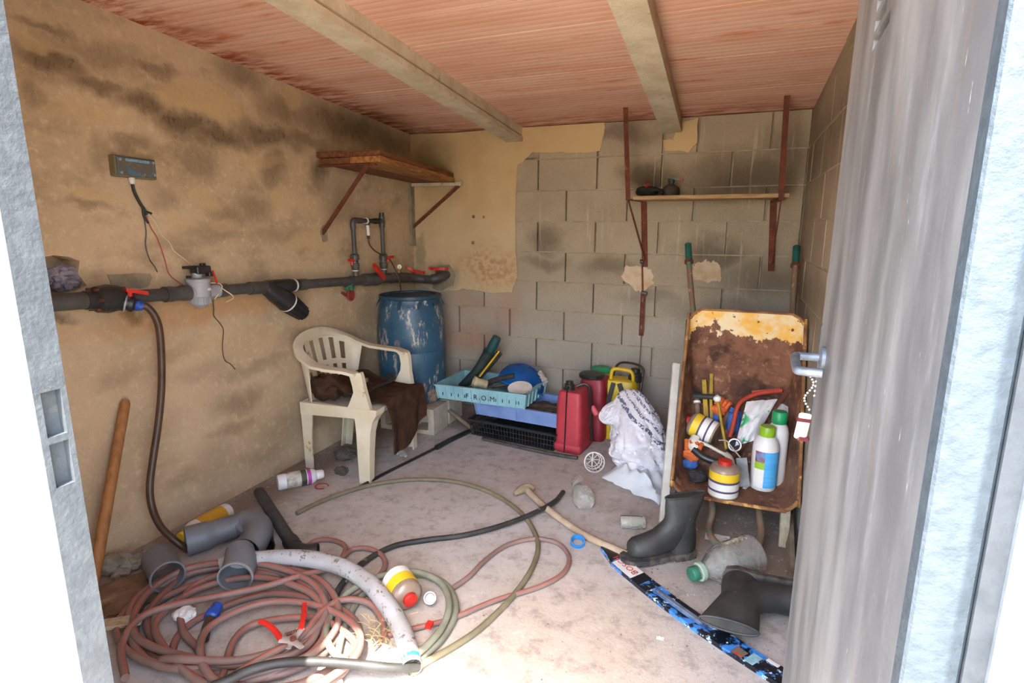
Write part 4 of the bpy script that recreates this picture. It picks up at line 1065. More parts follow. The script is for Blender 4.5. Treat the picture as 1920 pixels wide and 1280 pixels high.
# ---- things in the top crate
M_HELM = mat('bright_blue_plastic', '#1f6fc0', '#1a61aa', 8, rough=.25)
hm = thing('blue_helmet', 'shiny blue hard hat lying in the turquoise crate', 'helmet', (.955, -.30, .272), (radians(-20), radians(12), 0))
hm.scale = (1.1, 1.1, 1.15)
bm = NB(); lathe(bm, [(.135, 0), (.134, .03), (.126, .065), (.105, .098), (.07, .120), (.03, .130), (0, .132)], 36, Matrix.Diagonal((1.08, .92, 1, 1)), caps=False); bmesh.ops.solidify(bm, geom=bm.faces[:], thickness=.003); obj('shell', bm, M_HELM, hm, True)
bm = NB(); tube(bm, [Vector((.146*cos(q), .124*sin(q), .002)) for q in [2*pi*i/24 for i in range(24)]], .006, 8, 2, closed=True); obj('brim', bm, M_HELM, hm, True)
bm = NB(); tube(bm, [(-.13, 0, .065), (-.08, 0, .118), (0, 0, .137), (.08, 0, .118), (.13, 0, .065)], .006, 8, 6, flat=.6); obj('ridge', bm, M_HELM, hm, True)
pt = lambda px, py, Y=-.36: atY(px, py, Y)
gn = thing('gripped_tool', 'black tool with a dark teal grip and yellow strip sticking up from turquoise crate', 'tool', (.66, -.36, .25))
bm = NB(); tube(bm, [pt(866, 725), pt(893, 697), pt(910, 672), pt(918, 658)], lambda t: .030+.010*t, 12, 5); wpart('barrel', bm, mat('black_green_plastic', '#26302e', '#33403c', 14, rough=.5), gn, True)
bm = NB(); tube(bm, [pt(916, 664), pt(924, 648), pt(932, 632)], lambda t: .028+.004*sin(t*3), 14, 4); wpart('grip', bm, mat('dark_teal_rubber', '#173a3d', '#1f4a4c', 14, rough=.5), gn, True)
bm = NB(); lathe(bm, [(.026, -.006), (.042, -.004), (.042, .004), (.026, .006)], 14, frame_mtx(pt(917, 660), pt(930, 634)-pt(917, 660))); wpart('guard', bm, M_BLKP, gn, True)
bm = NB(); tube(bm, [pt(893, 712, -.39), pt(920, 682, -.39), pt(936, 662, -.39)], .030, 10, 4, flat=.7); wpart('lever_arm', bm, mat('dark_grey_rubber', '#3a3b38', '#2c2d2b', 20, rough=.6), gn, True)
bm = NB(); bar(bm, pt(899, 706, -.425), pt(936, 658, -.425), .010, .005, up=(0, 1, 0)); wpart('yellow_strip', bm, mat('yellow_plastic', '#d2a91d', '#bd9516', 14, rough=.5), gn)
bm = NB(); tube(bm, [(.72, -.38, .275), (.80, -.39, .325), atY(965, 704, -.40)], .019, 12, 4)
single('black_tube', bm, mat('black_corrugated', '#2b2724', '#3a3530', 30, rough=.7), 'short black corrugated tube lying across the turquoise crate', 'tube', True)
bm = NB(); c_ = pt(900, 718, -.47); lathe(bm, [(0, -.045), (.030, -.045), (.031, .02), (.036, .024), (.036, .045), (.029, .045), (.026, .0), (0, .0)], 22, frame_mtx(c_, (-.75, -.5, .3)))
single('beige_pipe_socket', bm, mat('beige_plastic', '#b7a988', '#9c8f70', 14, rough=.6), 'beige plastic pipe socket lying in the turquoise crate', 'pipe fitting', True)
bm = NB(); c_ = pt(975, 729, -.50); lathe(bm, [(0, -.004), (.045, -.003), (.075, .006), (.077, .009), (.045, .001), (0, 0)], 30, frame_mtx(c_, (.05, -.30, .95)))
single('white_plate', bm, M_WHITEP, 'white plate lying in the turquoise crate below the helmet', 'plate', True)
bm = NB(); lump(bm, pt(1012, 712, -.27), .055, 12, .45, 2.6, 4, (.75, .6, .95))
single('white_rag', bm, mat('dirty_white_rag', '#b6afa6', '#988f84', 22, rough=.9), 'crumpled whitish rag at the right end of the turquoise crate', 'rag', True)
for k, (px, py, L, lab) in enumerate(((872, 728, .10, 'short dark pipe end leaning in the left of the turquoise crate'), (940, 722, .12, 'dark metal bar lying under the blue hard hat'))):
    c_ = pt(px, py, -.42); bm = NB(); tube(bm, [c_-Vector((L/2, .02, .012)), c_+Vector((0, 0, 0)), c_+Vector((L/2, .03, .006))], .012, 10, 3); single('scrap_pipe', bm, mat('dark_brown_metal', '#4a3f34', '#35302b', 22, rough=.7), lab, 'pipe', True, 'scrap in the turquoise crate')
# ---- strip of black edging and a wooden stick on the floor by the crates
bm = NB(); tube(bm, [fl(905, 822, .012), fl(985, 840, .012), fl(1040, 851, .014), fl(1083, 858, .012)], .016, 8, 5, flat=.6)
single('black_floor_strip', bm, mat('dusty_black_rubber', '#3c3833', '#55504a', 30, rough=.8), 'dusty black strip lying along the foot of the crates', 'strip', True)
bm = NB(); tube(bm, [atY(838, 766, -.42), fl(886, 804, .018)], .014, 10, 0); single('wooden_stick', bm, mat('grey_brown_wood', '#8a7862', '#746350', 20, rough=.85), 'short grey wooden stick between the concrete block and black crate', 'stick', True)
bm = NB(); tube(bm, [fl(668, 916, .010), fl(720, 888, .010), fl(780, 858, .010), fl(820, 838, .012)], .0085, 8, 5); tube(bm, [fl(818, 839, .013), fl(838, 828, .015), fl(850, 822, .015), fl(880, 808, .012)], .016, 10, 4)
single('black_lance', bm, M_BLKP, 'long thin black spray lance on the floor beside the armchair', 'spray lance', True)

# ---- backpack sprayers
def tank(bm, w, d, h, taper=.86, r=.035, mtx=None):
    mtx = mtx or Matrix.Identity(4); rings = []
    for z, s in ((0, .93), (.012, .98), (.05, 1.0), (.10, .985), (h*.75, (1+taper)/2), (h*.93, taper), (h*.985, taper*.9), (h, taper*.72)):
        rings.append([mtx@Vector((x*s, y*s, z)) for x, y in rrect(w, d, r)])
    loft(bm, rings)
M_REDT = mat('dusty_red_tank', '#b2363f', '#a02d36', 7, rough=.55, c3='#c7837f', s3=18, t3=.66)
M_REDT2 = mat('dark_red_tank', '#8e1f2b', '#7c1923', 7, rough=.5)
M_YEL = mat('yellow_tank', '#d8b521', '#c7a31a', 7, rough=.45)
s1 = thing('red_sprayer', 'dusty red backpack sprayer tank with a black cap in front of crates', 'sprayer', (1.392, -.515, 0), (0, 0, radians(-6)))
bm = NB(); tank(bm, .165, .225, .375, .9, .03); obj('tank', bm, M_REDT, s1, True)
bm = NB(); box(bm, (0, 0, .035), (.178, .238, .055), bev=.02, seg=3); obj('base_skirt', bm, M_REDT, s1, True)
bm = NB(); lathe(bm, [(.034, .365), (.034, .385), (.030, .388), (.030, .408), (.022, .412), (.022, .425), (0, .425)], 22, Matrix.Translation((-.02, -.04, 0))); obj('cap', bm, M_BLKP, s1, True)
bm = NB(); tube(bm, [(-.012, -.124, .01), (-.010, -.120, .12), (-.008, -.114, .30), (-.010, -.105, .372), (-.012, -.07, .395), (-.012, .0, .40)], .008, 8, 5, flat=.4); obj('strap', bm, M_BLKP, s1, True)
bm = NB(); tube(bm, [(.02, -.03, .395), (.06, -.01, .41), (.092, .0, .38), (.094, .02, .25), (.098, .04, .05)], .008, 8, 6); obj('hose', bm, M_BLKP, s1, True)
s2 = thing('dark_red_sprayer', 'dark red sprayer tank with a wide black lid behind the dusty red one', 'sprayer', (1.462, -.285, 0), (0, 0, radians(-4)))
bm = NB(); tank(bm, .175, .19, .40, .92, .04); obj('tank', bm, M_REDT2, s2, True)
bm = NB(); lathe(bm, [(.070, .392), (.078, .396), (.080, .412), (.074, .420), (.03, .424), (0, .424)], 28, Matrix.Translation((-.02, -.02, 0))); obj('lid', bm, M_BLKP, s2, True)
s3 = thing('yellow_sprayer', 'yellow pump sprayer with black straps behind the white sack', 'sprayer', (1.612, -.225, 0))
bm = NB(); tank(bm, .235, .17, .385, .9, .05); obj('tank', bm, M_YEL, s3, True)
bm = NB(); tube(bm, [(-.06, -.03, .37), (-.055, -.03, .43), (-.03, -.03, .45), (.05, -.03, .445), (.075, -.03, .42), (.08, -.03, .37)], .012, 10, 5); obj('carry_handle', bm, M_YEL, s3, True)
bm = NB(); lathe(bm, [(.045, .372), (.045, .405), (.036, .41), (.036, .425), (.028, .430), (.028, .452), (0, .456)], 24, Matrix.Translation((.085, .01, 0))); obj('pump_cap', bm, M_BLKP, s3, True)
bm = NB(); tube(bm, [(-.06, .03, .33), (-.055, .05, .42), (-.02, .06, .468), (.06, .05, .474), (.12, .04, .455), (.128, .02, .41), (.122, -.02, .30), (.112, -.05, .18)], .0075, 8, 6); obj('lever_loop', bm, M_BLKP, s3, True)
bm = NB(); bar(bm, (-.03, -.095, .375), (-.065, -.100, .22), .028, .006, up=(0, 1, 0)); obj('strap', bm, M_BLKP, s3)
bm = NB(); bar(bm, (.005, -.095, .375), (.035, -.100, .29), .028, .006, up=(0, 1, 0)); obj('strap', bm, M_BLKP, s3)
s4 = thing('green_lidded_can', 'container with a domed green lid standing behind the red tanks', 'container', (1.455, -.105, 0))
bm = NB(); tank(bm, .16, .15, .385, .95, .05); obj('can', bm, M_YEL, s4, True)
bm = NB(); lathe(bm, [(.062, .375), (.066, .378), (.067, .400), (.055, .414), (.02, .420), (0, .420)], 28); obj('lid', bm, mat('bright_green_plastic', '#2b9a63', '#228152', 10, rough=.4), s4, True)
# hand-grip and small bits in the gap
bm = NB(); p_ = atY(1115, 770, -.50); lathe(bm, [(0, -.03), (.016, -.03), (.018, .02), (.014, .03), (0, .03)], 14, frame_mtx(p_, (.6, -.3, -.7)))
single('pink_grip', bm, mat('pink_red_plastic', '#c9505a', rough=.5), 'pinkish red handle sticking out beside the white sack', 'handle', True)
# ---- white basket cup
wbk = thing('strainer_basket', 'small white strainer basket lying on its side on the floor', 'basket', fl(1112, 880))
bpz = Vector((0, 0, .052)); ax = Vector((.35, -.85, .16)).normalized()
mt = frame_mtx(bpz-ax*.035, ax)
bm = NB(); lathe(bm, [(.052, .062), (.056, .062), (.057, .072), (.052, .072)], 30, mt, caps=False); lathe(bm, [(.052, .072), (.052, .062)], 30, mt, caps=False)
obj('rim', bm, M_WHITEP, wbk, True)
for k in range(16):
    aa = 2*pi*k/16; bm = NB(); bar(bm, mt@Vector((.054*cos(aa), .054*sin(aa), .066)), mt@Vector((.040*cos(aa), .040*sin(aa), 0)), .006, .003); obj('stave', bm, M_WHITEP, wbk)
for zz, rr in ((.0, .040), (.03, .047)):
    bm = NB(); tube(bm, [mt@Vector((rr*cos(q), rr*sin(q), zz)) for q in [2*pi*i/18 for i in range(18)]], .003, 6, 2, closed=True); obj('hoop', bm, M_WHITEP, wbk, True)
for k in range(4):
    aa = pi*k/4; bm = NB(); bar(bm, mt@Vector((.040*cos(aa), .040*sin(aa), 0)), mt@Vector((-.040*cos(aa), -.040*sin(aa), 0)), .006, .003); obj('bottom_spoke', bm, M_WHITEP, wbk)
# ---- white printed sack slumped against the wall, flattened bag under it
def make_sack_mat():
    n = NT('printed_white_sack'); v = n.coord()
    col = n.mix(n.rng(n.noise(v, 6, 5), .35, .65), '#d9d6d8', '#c9c5c8')
    sep = n.n('SeparateXYZ'); n.L(n.vadd(v, n.vadd(n.vadd(n.noise(v, 6, 3, out='Color'), (.5, .5, .5), 'SUBTRACT'), (.05, .05, .05), 'MULTIPLY')), sep.inputs[0])
    s = n.math('ADD', n.math('MULTIPLY', sep.outputs[2], .8), n.math('MULTIPLY', sep.outputs[0], .62))
    def band(c, w, f, thr):
        nonlocal col
        d = n.math('ABSOLUTE', n.math('SUBTRACT', s, c)); m = n.rng(d, w, w*.7)
        ltr = n.rng(n.noise(n.mapv(v, (1, .4, 1)), f, 2, .4), thr, thr+.03)
        col = n.mix(n.math('MULTIPLY', n.math('MULTIPLY', m, ltr), .9), col, '#3c4262')
    band(.335, .020, 75, .47); band(.275, .007, 150, .46); band(.255, .006, 150, .46); band(.225, .006, 150, .47); band(.19, .010, 110, .44); band(.385, .018, 60, .5)
    n.color(col); n.bump(n.noise(v, 14, 4), .5, .01)
    return n.fin(.55)
def blob_surface(bm, c, secs, seed, amp, nseg=96):
    # secs: (z, cx, cy, rx, ry)
    rings = []
    for z, cx, cy, rx, ry in secs:
        ring = []
        for k in range(nseg):
            q = 2*pi*k/nseg; d = Vector((cos(q), sin(q), 0))
            nn = NZ.noise(Vector((d.x*1.6, d.y*1.6, z*9+seed)))+.6*NZ.noise(Vector((d.x*4, d.y*4, z*18+seed)))
            cr = abs(NZ.noise(Vector((d.x*2.6+seed, d.y*2.6, z*13))))
            f = 1+amp*nn-amp*.75*math.exp(-(cr/.06)**2)-amp*.4*math.exp(-(abs(NZ.noise(Vector((d.x*5+seed, d.y*5, z*24))))/.07)**2)
            ring.append(Vector((c[0]+cx+rx*f*d.x, c[1]+cy+ry*f*d.y, z)))
        rings.append(ring)
    loft(bm, rings)
def dense(secs, n=14):
    P_ = catmull([Vector((s[1], s[2], s[0])) for s in secs], n); Q = catmull([Vector((s[3], s[4], 0)) for s in secs], n)
    return [(p.z, p.x, p.y, max(q.x, .004), max(q.y, .004)) for p, q in zip(P_, Q)]
bm = NB(); blob_surface(bm, (1.80, -.62, 0), dense([(.012, .03, -.02, .15, .14), (.03, .03, -.04, .18, .17), (.10, .02, -.04, .18, .17), (.17, .0, -.02, .165, .14), (.25, -.03, .02, .14, .10), (.32, -.055, .05, .115, .075), (.38, -.07, .08, .075, .04), (.405, -.07, .09, .035, .012)]), 4.2, .14)
sk = single('white_sack', bm, make_sack_mat(), 'white woven sack with dark blue print slumped against the back wall', 'sack', True)
bm = NB(); blob_surface(bm, (1.66, -.60, 0), dense([(.21, .0, .0, .03, .03), (.235, -.02, -.02, .075, .05), (.27, .0, .0, .10, .06), (.32, .03, .02, .09, .05), (.36, .07, .05, .05, .03), (.385, .09, .06, .01, .01)]), 9.1, .2)
fo = obj('folded_mouth', bm, sk.data.materials[0], None, True)
for v in fo.data.vertices: v.co -= Vector(sk.location)
fo.parent = sk
def bag_fn(u, v):
    a_, b_ = fl(1128, 898), fl(1236, 950); c_, d_ = fl(1190, 850), fl(1275, 885)
    p = (a_.lerp(b_, u)).lerp(c_.lerp(d_, u), v)
    n_ = NZ.noise(Vector((u*4, v*4, 2.)))+.6*NZ.noise(Vector((u*9, v*8, 5.)))
    edge = min(u, 1-u, v, 1-v)
    return Vector((p.x+.012*n_, p.y+.012*n_, .010+min(.075, edge*.35)*(.75+.5*n_)+.012*max(0, n_)))
bm = NB(); sheet(bm, bag_fn, 34, 26, .004)
single('empty_bag', bm, mat('pale_blue_white_bag', '#d9dcda', '#ccd3d4', 8, rough=.5, c3='#a9c0d2', s3=14, t3=.64), 'crumpled empty white bag spread on the floor under the sack', 'bag', True)
bm = NB(); sheet(bm, lambda u, v: Vector((2.03+.09*u, -1.10+.26*v, .012+.05*u*v+.018*NZ.noise(Vector((u*3, v*4, 8.))))), 14, 18, .003)
single('blue_bag_piece', bm, mat('royal_blue_sheet', '#2c57a0', '#244a8c', 8, rough=.5), 'piece of blue plastic sheet on the floor behind the white board', 'plastic sheet', True)
# ---- white board leaning on the barrow
f0 = fl(1243, 981); t_ = atY(1268, 682, -.72)
bm = NB(); bar(bm, f0+Vector((0, 0, .004)), t_, .036, .020, up=(.3, -1, 0.3), bev=.002)
single('white_board', bm, mat('white_painted_wood', '#cdc8bb', '#bdb7a7', 12, rough=.7), 'narrow white-painted board leaning on the left side of the wheelbarrow', 'board')
# ================================================================ WHEELBARROW AND ITS LOAD
A0 = Vector((2.290, -1.25, .168)); UV = Vector((0, .45, .752)).normalized(); UN = Vector((0, -UV.z, UV.y)); UX = Vector((1, 0, 0))
def tw(x, v, d): return A0+UX*x+UV*v-UN*d          # tray space: x across, v up the opening, d depth
def tr(px, py, h=.0):
    # pixel -> point h above the tray floor
    o = tw(0, 0, .20-h); dd = ray(px, py); return CAM+dd*((o-CAM).dot(UN)/dd.dot(UN))
def ns(px, py, z=.172): return fl(px, py, z)
def make_tray_mat():
    n = NT('rusty_cream_tray'); v0 = n.coord(True)
    rust = n.mix(n.rng(n.noise(v0, 9, 6, .65), .36, .62), '#54392c', '#7c5540')
    rust = n.mix(n.rng(n.noise(v0, 24, 5, .65), .55, .68), rust, '#967055')
    dk = n.rng(n.noise(v0, 6.5, 5, .6), .53, .64); rust = n.mix(n.math('MULTIPLY', dk, .75), rust, '#3b2a21')
    grey = n.rng(n.noise(v0, 4, 4), .5, .66); sep = n.n('SeparateXYZ'); n.L(v0, sep.inputs[0])
    rust = n.mix(n.math('MULTIPLY', grey, n.rng(sep.outputs[2], .5, .25, 0, .7)), rust, '#7d6350')
    h = n.math('ADD', sep.outputs[2], n.math('MULTIPLY', n.math('SUBTRACT', n.noise(v0, 7.5, 7, .62), .5), .55))
    h = n.math('ADD', h, n.math('MULTIPLY', n.math('SUBTRACT', sep.outputs[0], 2.3), .16))
    pm = n.rng(h, .800, .815)
    paint = n.mix(n.rng(n.noise(v0, 13, 5), .4, .62), '#d8c49c', '#dba850')
    paint = n.mix(n.rng(n.noise(v0, 45, 3), .64, .68), paint, '#7d4a26')
    n.color(n.mix(pm, rust, paint)); n.bump(n.noise(v0, 60, 5, .7), .5, .003)
    return n.fin(.85, spec=.2)
M_TRAY = make_tray_mat()
M_RIM = mat('orange_rust_rim', '#94693f', '#6b4429', 12, rough=.85, c3='#cf9c50', s3=14, t3=.57, bump=.5, bscale=120, world=True)
M_TUBEG = mat('green_flaked_tube', '#7a604a', '#3f6f5c', 22, .56, .62, rough=.7, c3='#a9987a', s3=26, t3=.6, world=True)
M_GRIP = mat('dark_green_grip', '#1f5a52', '#184740', 14, rough=.45)
wbw = thing('wheelbarrow', 'rusty cream wheelbarrow stood on its nose against the back wall', 'wheelbarrow', (2.302, -1.2, 0))
def tring(hw, v0_, v1_, rr, d, n=7):
    c = (v0_+v1_)/2; return [tw(x, c+y, d) for x, y in rrect(2*hw, v1_-v0_, rr, n)]
bm = NB()
rings = [tring(.254, 0, .876, .075, -.002), tring(.251, .006, .865, .075, .008), tring(.243, .032, .80, .07, .05), tring(.226, .082, .68, .065, .13), tring(.216, .112, .605, .06, .185), tring(.199, .135, .58, .05, .20), tring(.10, .24, .48, .03, .203)]
loft(bm, rings, caps=False); bm.faces.new(list(bm.verts)[-len(rings[0]):])
bmesh.ops.recalc_face_normals(bm, faces=bm.faces)
bmesh.ops.solidify(bm, geom=bm.faces[:], thickness=.003)
tray = wpart('tray', bm, M_TRAY, wbw, True)
bm = NB(); tube(bm, tring(.2545, -.004, .880, .078, .0, 6), .008, 8, 2, closed=True); wpart('rolled_rim', bm, M_RIM, wbw, True)
bm = NB(); c_ = atY(1497, 608, -.66); cyl(bm, tw(.205, .815, .050), tw(.205, .815, .028), .006, seg=10); wpart('rivet', bm, M_RUST, wbw)
for sgn, gp in ((-1, atY(1290, 458, -.28)), (1, Vector((2.522, -.285, 1.215)))):
    g1 = gp+(Vector((tw(sgn*.21, .6, .22).x, tw(0, .6, .22).y, tw(0, .6, .22).z))-gp)*.2
    dn = (g1-gp).normalized()
    pts = [gp+dn*.05, g1, tw(sgn*.215, .72, .225), tw(sgn*.20, .5, .235), tw(sgn*.15, .25, .24), tw(sgn*.11, .12, .225)]
    bm = NB(); tube(bm, pts, .0145, 12, 6); wpart('handle_tube', bm, M_TUBEG, wbw, True)
    bm = NB(); tube(bm, [gp, gp+dn*.115], .0185, 14, 0); gr = wpart('grip', bm, M_GRIP, wbw, True)
    bm = NB(); lathe(bm, [(.018, -.006), (.024, -.006), (.024, .006), (.018, .006)], 14, frame_mtx(gp+dn*.118, dn)); wpart('grip_collar', bm, M_RUST, gr, True)
    bm = NB(); tube(bm, [tw(sgn*.22, .62, .225), tw(sgn*.22, .62, .45), tw(sgn*.2, .60, .68)], .012, 10, 5); wpart('leg', bm, M_TUBEG, wbw, True)
bm = NB(); lp = [tw(-.11, .13, .225), atY(1336, 950, -1.19), atY(1330, 985, -1.25), fl(1336, 1010, .03), fl(1362, 1030, .016), fl(1395, 1046, .016), fl(1418, 1035, .04), atY(1427, 1000, -1.30), atY(1424, 962, -1.21), tw(.11, .13, .225)]
tube(bm, lp, .0145, 12, 7); wpart('nose_loop', bm, M_TUBEG, wbw, True)
# ---- bottles and tins standing on the nose wall
def bottle_thing(name, label, cat, base, prof, m, capprof, capm, axis=(0, 0, 1), bands=(), group=None, capname='cap', seg=28, xdir=None):
    t = thing(name, label, cat, base, (0, 0, 0), group); mt = frame_mtx((0, 0, 0), axis, xdir)
    bm = NB(); lathe(bm, prof, seg, mt); obj('body', bm, m, t, True)
    if capprof: bm = NB(); lathe(bm, capprof, seg, mt); obj(capname, bm, capm, t, True)
    for nm, z0, z1, r, mm, a0, a1 in bands:
        bm = NB(); n = max(6, int(abs(a1-a0)/.2)); R_ = []
        for z in (z0, z1):
            R_.append([mt@Vector(((r+.0006)*cos(a0+(a1-a0)*k/n), (r+.0006)*sin(a0+(a1-a0)*k/n), z)) for k in range(n+1)])
        F_ = []
        VV = [[bm.verts.new(p) for p in rr] for rr in R_]
        for k in range(n): F_.append(bm.faces.new((VV[0][k], VV[0][k+1], VV[1][k+1], VV[1][k])))
        bm.normal_update(); bmesh.ops.solidify(bm, geom=F_, thickness=-.0006); obj(nm, bm, mm, t, True)
    return t
M_WB = mat('white_bottle_plastic', '#dcd8d4', '#d2cdc7', 8, rough=.35)
M_LBLUE = mat('sky_blue_label', '#4b9fd6', '#5cb0e2', 30, rough=.4, stretch=(.2, .2, 2))
M_LIME = mat('lime_plastic', '#8fb52a', '#7fa322', 12, rough=.4)
M_GCAP = mat('green_cap_plastic', '#1f9a5c', '#1a8750', 12, rough=.4)
M_YLAB = mat('yellow_label', '#e0bb28', '#d4ae20', 12, rough=.5)
M_WLAB = mat('white_label', '#ddd8cf', '#d2ccc0', 12, rough=.5)
M_PURP = mat('dark_violet_print', '#4a3f5e', rough=.6)
M_CLBR = mat('grimy_clear_brown', '#9a8471', '#7d6a58', 14, rough=.3)
b0 = ns(1429, 913)
top = atY(1428, 797, b0.y).z-b0.z
Rb = .055
bottle_thing('blue_label_bottle', 'white bottle with lime green cap and blue label standing in wheelbarrow', 'bottle', b0, [(0, 0), (Rb*.9, 0), (Rb, .008), (Rb, top*.66), (Rb*.96, top*.72), (Rb*.8, top*.80), (Rb*.6, top*.845), (Rb*.55, top*.86)], M_WB,
             [(Rb*.58, top*.845), (Rb*.62, top*.86), (Rb*.60, top*.985), (Rb*.54, top), (0, top)], M_LIME, bands=[('blue_label', top*.07, top*.64, Rb, M_LBLUE, -1.62, .6), ('white_panel', top*.07, top*.36, Rb, M_WLAB, -2.4, -1.62), ('green_panel', top*.36, top*.47, Rb, M_LIME, -2.4, -1.62), ('photo_panel', top*.47, top*.64, Rb, mat('label_picture', '#5e86b4', '#8e4a3a', 40, rough=.5), -2.4, -1.62)])
b1 = Vector((2.475, -1.00, .172)); b1.z = .172
tp_ = atY(1457, 770, b1.y); b1.x = atY(1455, 850, b1.y).x
h1_ = tp_.z-b1.z; Rb = .045
bottle_thing('green_cap_bottle', 'plain white bottle with a green cap behind the blue-labelled bottle', 'bottle', b1, [(0, 0), (Rb*.9, 0), (Rb, .008), (Rb, h1_*.72), (Rb*.85, h1_*.80), (Rb*.62, h1_*.84), (Rb*.55, h1_*.86)], M_WB, [(Rb*.66, h1_*.84), (Rb*.72, h1_*.855), (Rb*.70, h1_*.985), (Rb*.6, h1_), (0, h1_)], M_GCAP)
def glue_bands(r, h):
    return [('yellow_label', h*.50, h*.72, r, M_YLAB, 0, 2*pi), ('white_label', h*.06, h*.50, r, M_WLAB, 0, 2*pi), ('dark_stripe', h*.44, h*.50, r+.0006, M_PURP, 0, 2*pi), ('dark_stripe', h*.20, h*.255, r+.0006, M_PURP, 0, 2*pi)]
def glue_prof(r, h): return [(0, 0), (r*.93, 0), (r, .006), (r, h*.74), (r*.97, h*.79), (r*.75, h*.86), (r*.42, h*.89)]
def glue_cap(r, h): return [(r*.42, h*.865), (r*.46, h*.87), (r*.45, h*.985), (r*.40, h), (0, h)]
g0_ = ns(1355, 927); gh = atY(1358, 866, g0_.y).z-g0_.z+.012; gr_ = .062
bottle_thing('glue_pot', 'squat pot with yellow label and red cap standing at the wheelbarrow lip', 'pot', g0_+Vector((0, .0, 0)), glue_prof(gr_, gh), M_CLBR, glue_cap(gr_, gh), M_RED, bands=glue_bands(gr_, gh))
g1_ = tr(1342, 815, .065)
bottle_thing('glue_pot', 'yellow-labelled pot lying on its side in the left of the wheelbarrow tray', 'pot', g1_, glue_prof(.058, .15), M_CLBR, glue_cap(.058, .15), M_RED, axis=(-.93, .25, .28), bands=glue_bands(.058, .15))
# ---- tools in the tray
M_IRON = mat('dark_tool_steel', '#3a3835', '#2b2a29', 20, rough=.6, metal=.4)
M_TOOLW = mat('dirty_tool_wood', '#6d5748', '#574536', 20, rough=.8)
hm_ = thing('claw_hammer', 'hammer with a dark head and wooden handle in the wheelbarrow', 'hammer', tr(1310, 790, .05))
def hp(name, m, fn, root, smooth=False): 
    bm = NB(); fn(bm); return wpart(name, bm, m, root, smooth)
ha, hb_ = tr(1300, 742, .07), tr(1340, 744, .07)
hp('head', M_IRON, lambda b: (tube(b, [ha, ha.lerp(hb_, .4), ha.lerp(hb_, .75), hb_], lambda t: .022-.010*sin(t*pi*.8), 10, 4)), hm_, True)
hp('handle', M_TOOLW, lambda b: tube(b, [tr(1306, 742, .07), tr(1308, 775, .065), tr(1308, 810, .06)], .013, 10, 4), hm_, True)
hp('ferrule', M_WHITEP, lambda b: lathe(b, [(.014, -.004), (.0165, -.004), (.0165, .006), (.014, .006)], 14, frame_mtx(tr(1307, 753, .069), tr(1308, 775, .065)-tr(1306, 742, .07))), hm_, True)
M_YRULE = mat('worn_yellow_rule', '#b08e1d', '#8d7118', 20, rough=.6)
bm = NB(); bar(bm, tr(1320, 712, .03), tr(1324, 782, .05), .020, .012, up=UN); single('folding_rule', bm, M_YRULE, 'thicker worn yellow stick upright beside the hammer handle', 'stick')
bm = NB(); bar(bm, tr(1334, 698, .02), tr(1333, 750, .03), .015, .010, up=UN); bar(bm, tr(1333, 748, .03), tr(1334, 790, .04), .012, .012, up=UN); single('yellow_rod', bm, M_YRULE, 'tall thin yellow-topped rod left of the red saw frame', 'rod')
sd = thing('long_screwdriver', 'thin yellow rod with a white knob in front of the saw frame', 'screwdriver', tr(1352, 790, .07))
hp('shaft', M_YRULE, lambda b: tube(b, [tr(1346, 752, .075), tr(1354, 800, .085), tr(1362, 842, .09)], .0065, 8, 3), sd, True)
hp('knob', M_WHITEP, lambda b: (lump(b, tr(1345, 747, .075), .019, 2, .2, 2.5, 2, (1, 1, 1))), sd, True)
# red bow-saw frame with its blade
M_SAW = mat('red_saw_tube', '#a83a25', '#8f2d1c', 20, rough=.6, c3='#6b3524', s3=26, t3=.64)
bs = thing('bow_saw', 'bow saw with a red tubular frame and rusty blade leaning in wheelbarrow', 'saw', tr(1400, 790, .06))
hp('frame', M_SAW, lambda b: tube(b, [tr(1466, 732, .05), tr(1435, 735, .055), tr(1410, 741, .06), tr(1390, 752, .065), tr(1381, 768, .065), tr(1375, 795, .065), tr(1368, 820, .065)], .0105, 10, 6), bs, True)
hp('blade', M_RUST, lambda b: bar(b, tr(1482, 728, .045), tr(1370, 860, .06), .0025, .022, up=UX), bs)
hp('grip_plate', M_SAW, lambda b: bar(b, tr(1410, 735, .058), tr(1462, 731, .052), .012, .014, up=UN), bs)
# white bag with green print
def bagmat():
    n = NT('white_green_bag'); v = n.coord()
    col = n.mix(n.rng(n.noise(v, 8, 4), .35, .65), '#d3d0cf', '#c2bfbe'); col = n.mix(n.math('MULTIPLY', n.rng(n.noise(v, 26, 4, .6), .53, .57), n.rng(n.noise(v, 7, 2), .48, .56)), col, '#2c9a5e')
    n.color(col); n.bump(n.noise(v, 18, 4), .5, .008); return n.fin(.5)
def quadsheet(c00, c10, c11, c01, amp, seed, nrm, nu=18, nv=18, bulge=.02):
    def fn(u, v):
        p = c00.lerp(c10, u).lerp(c01.lerp(c11, u), v); n_ = NZ.noise(Vector((u*3.2, v*3.2, seed)))+.5*NZ.noise(Vector((u*7, v*7, seed+3)))
        return p+nrm*(bulge*sin(u*pi)*sin(v*pi)+amp*n_)
    return fn
bm = NB(); sheet(bm, quadsheet(tr(1378, 836, .07), tr(1415, 825, .07), tr(1458, 748, .07), tr(1400, 752, .07), .014, 3.3, UN, bulge=.03), 20, 20, .003)
single('green_print_bag', bm, bagmat(), 'crumpled white plastic bag with green print inside the saw frame', 'bag', True)
bm = NB(); sheet(bm, quadsheet(tr(1448, 850, .03), tr(1466, 846, .03), tr(1483, 764, .03), tr(1455, 752, .03), .010, 7.3, UN), 14, 18, .003)
single('white_paper', bm, mat('white_paper', '#d2cdc6', '#c3bdb4', 10, rough=.7), 'white crumpled paper behind the green-capped bottle', 'paper', True)
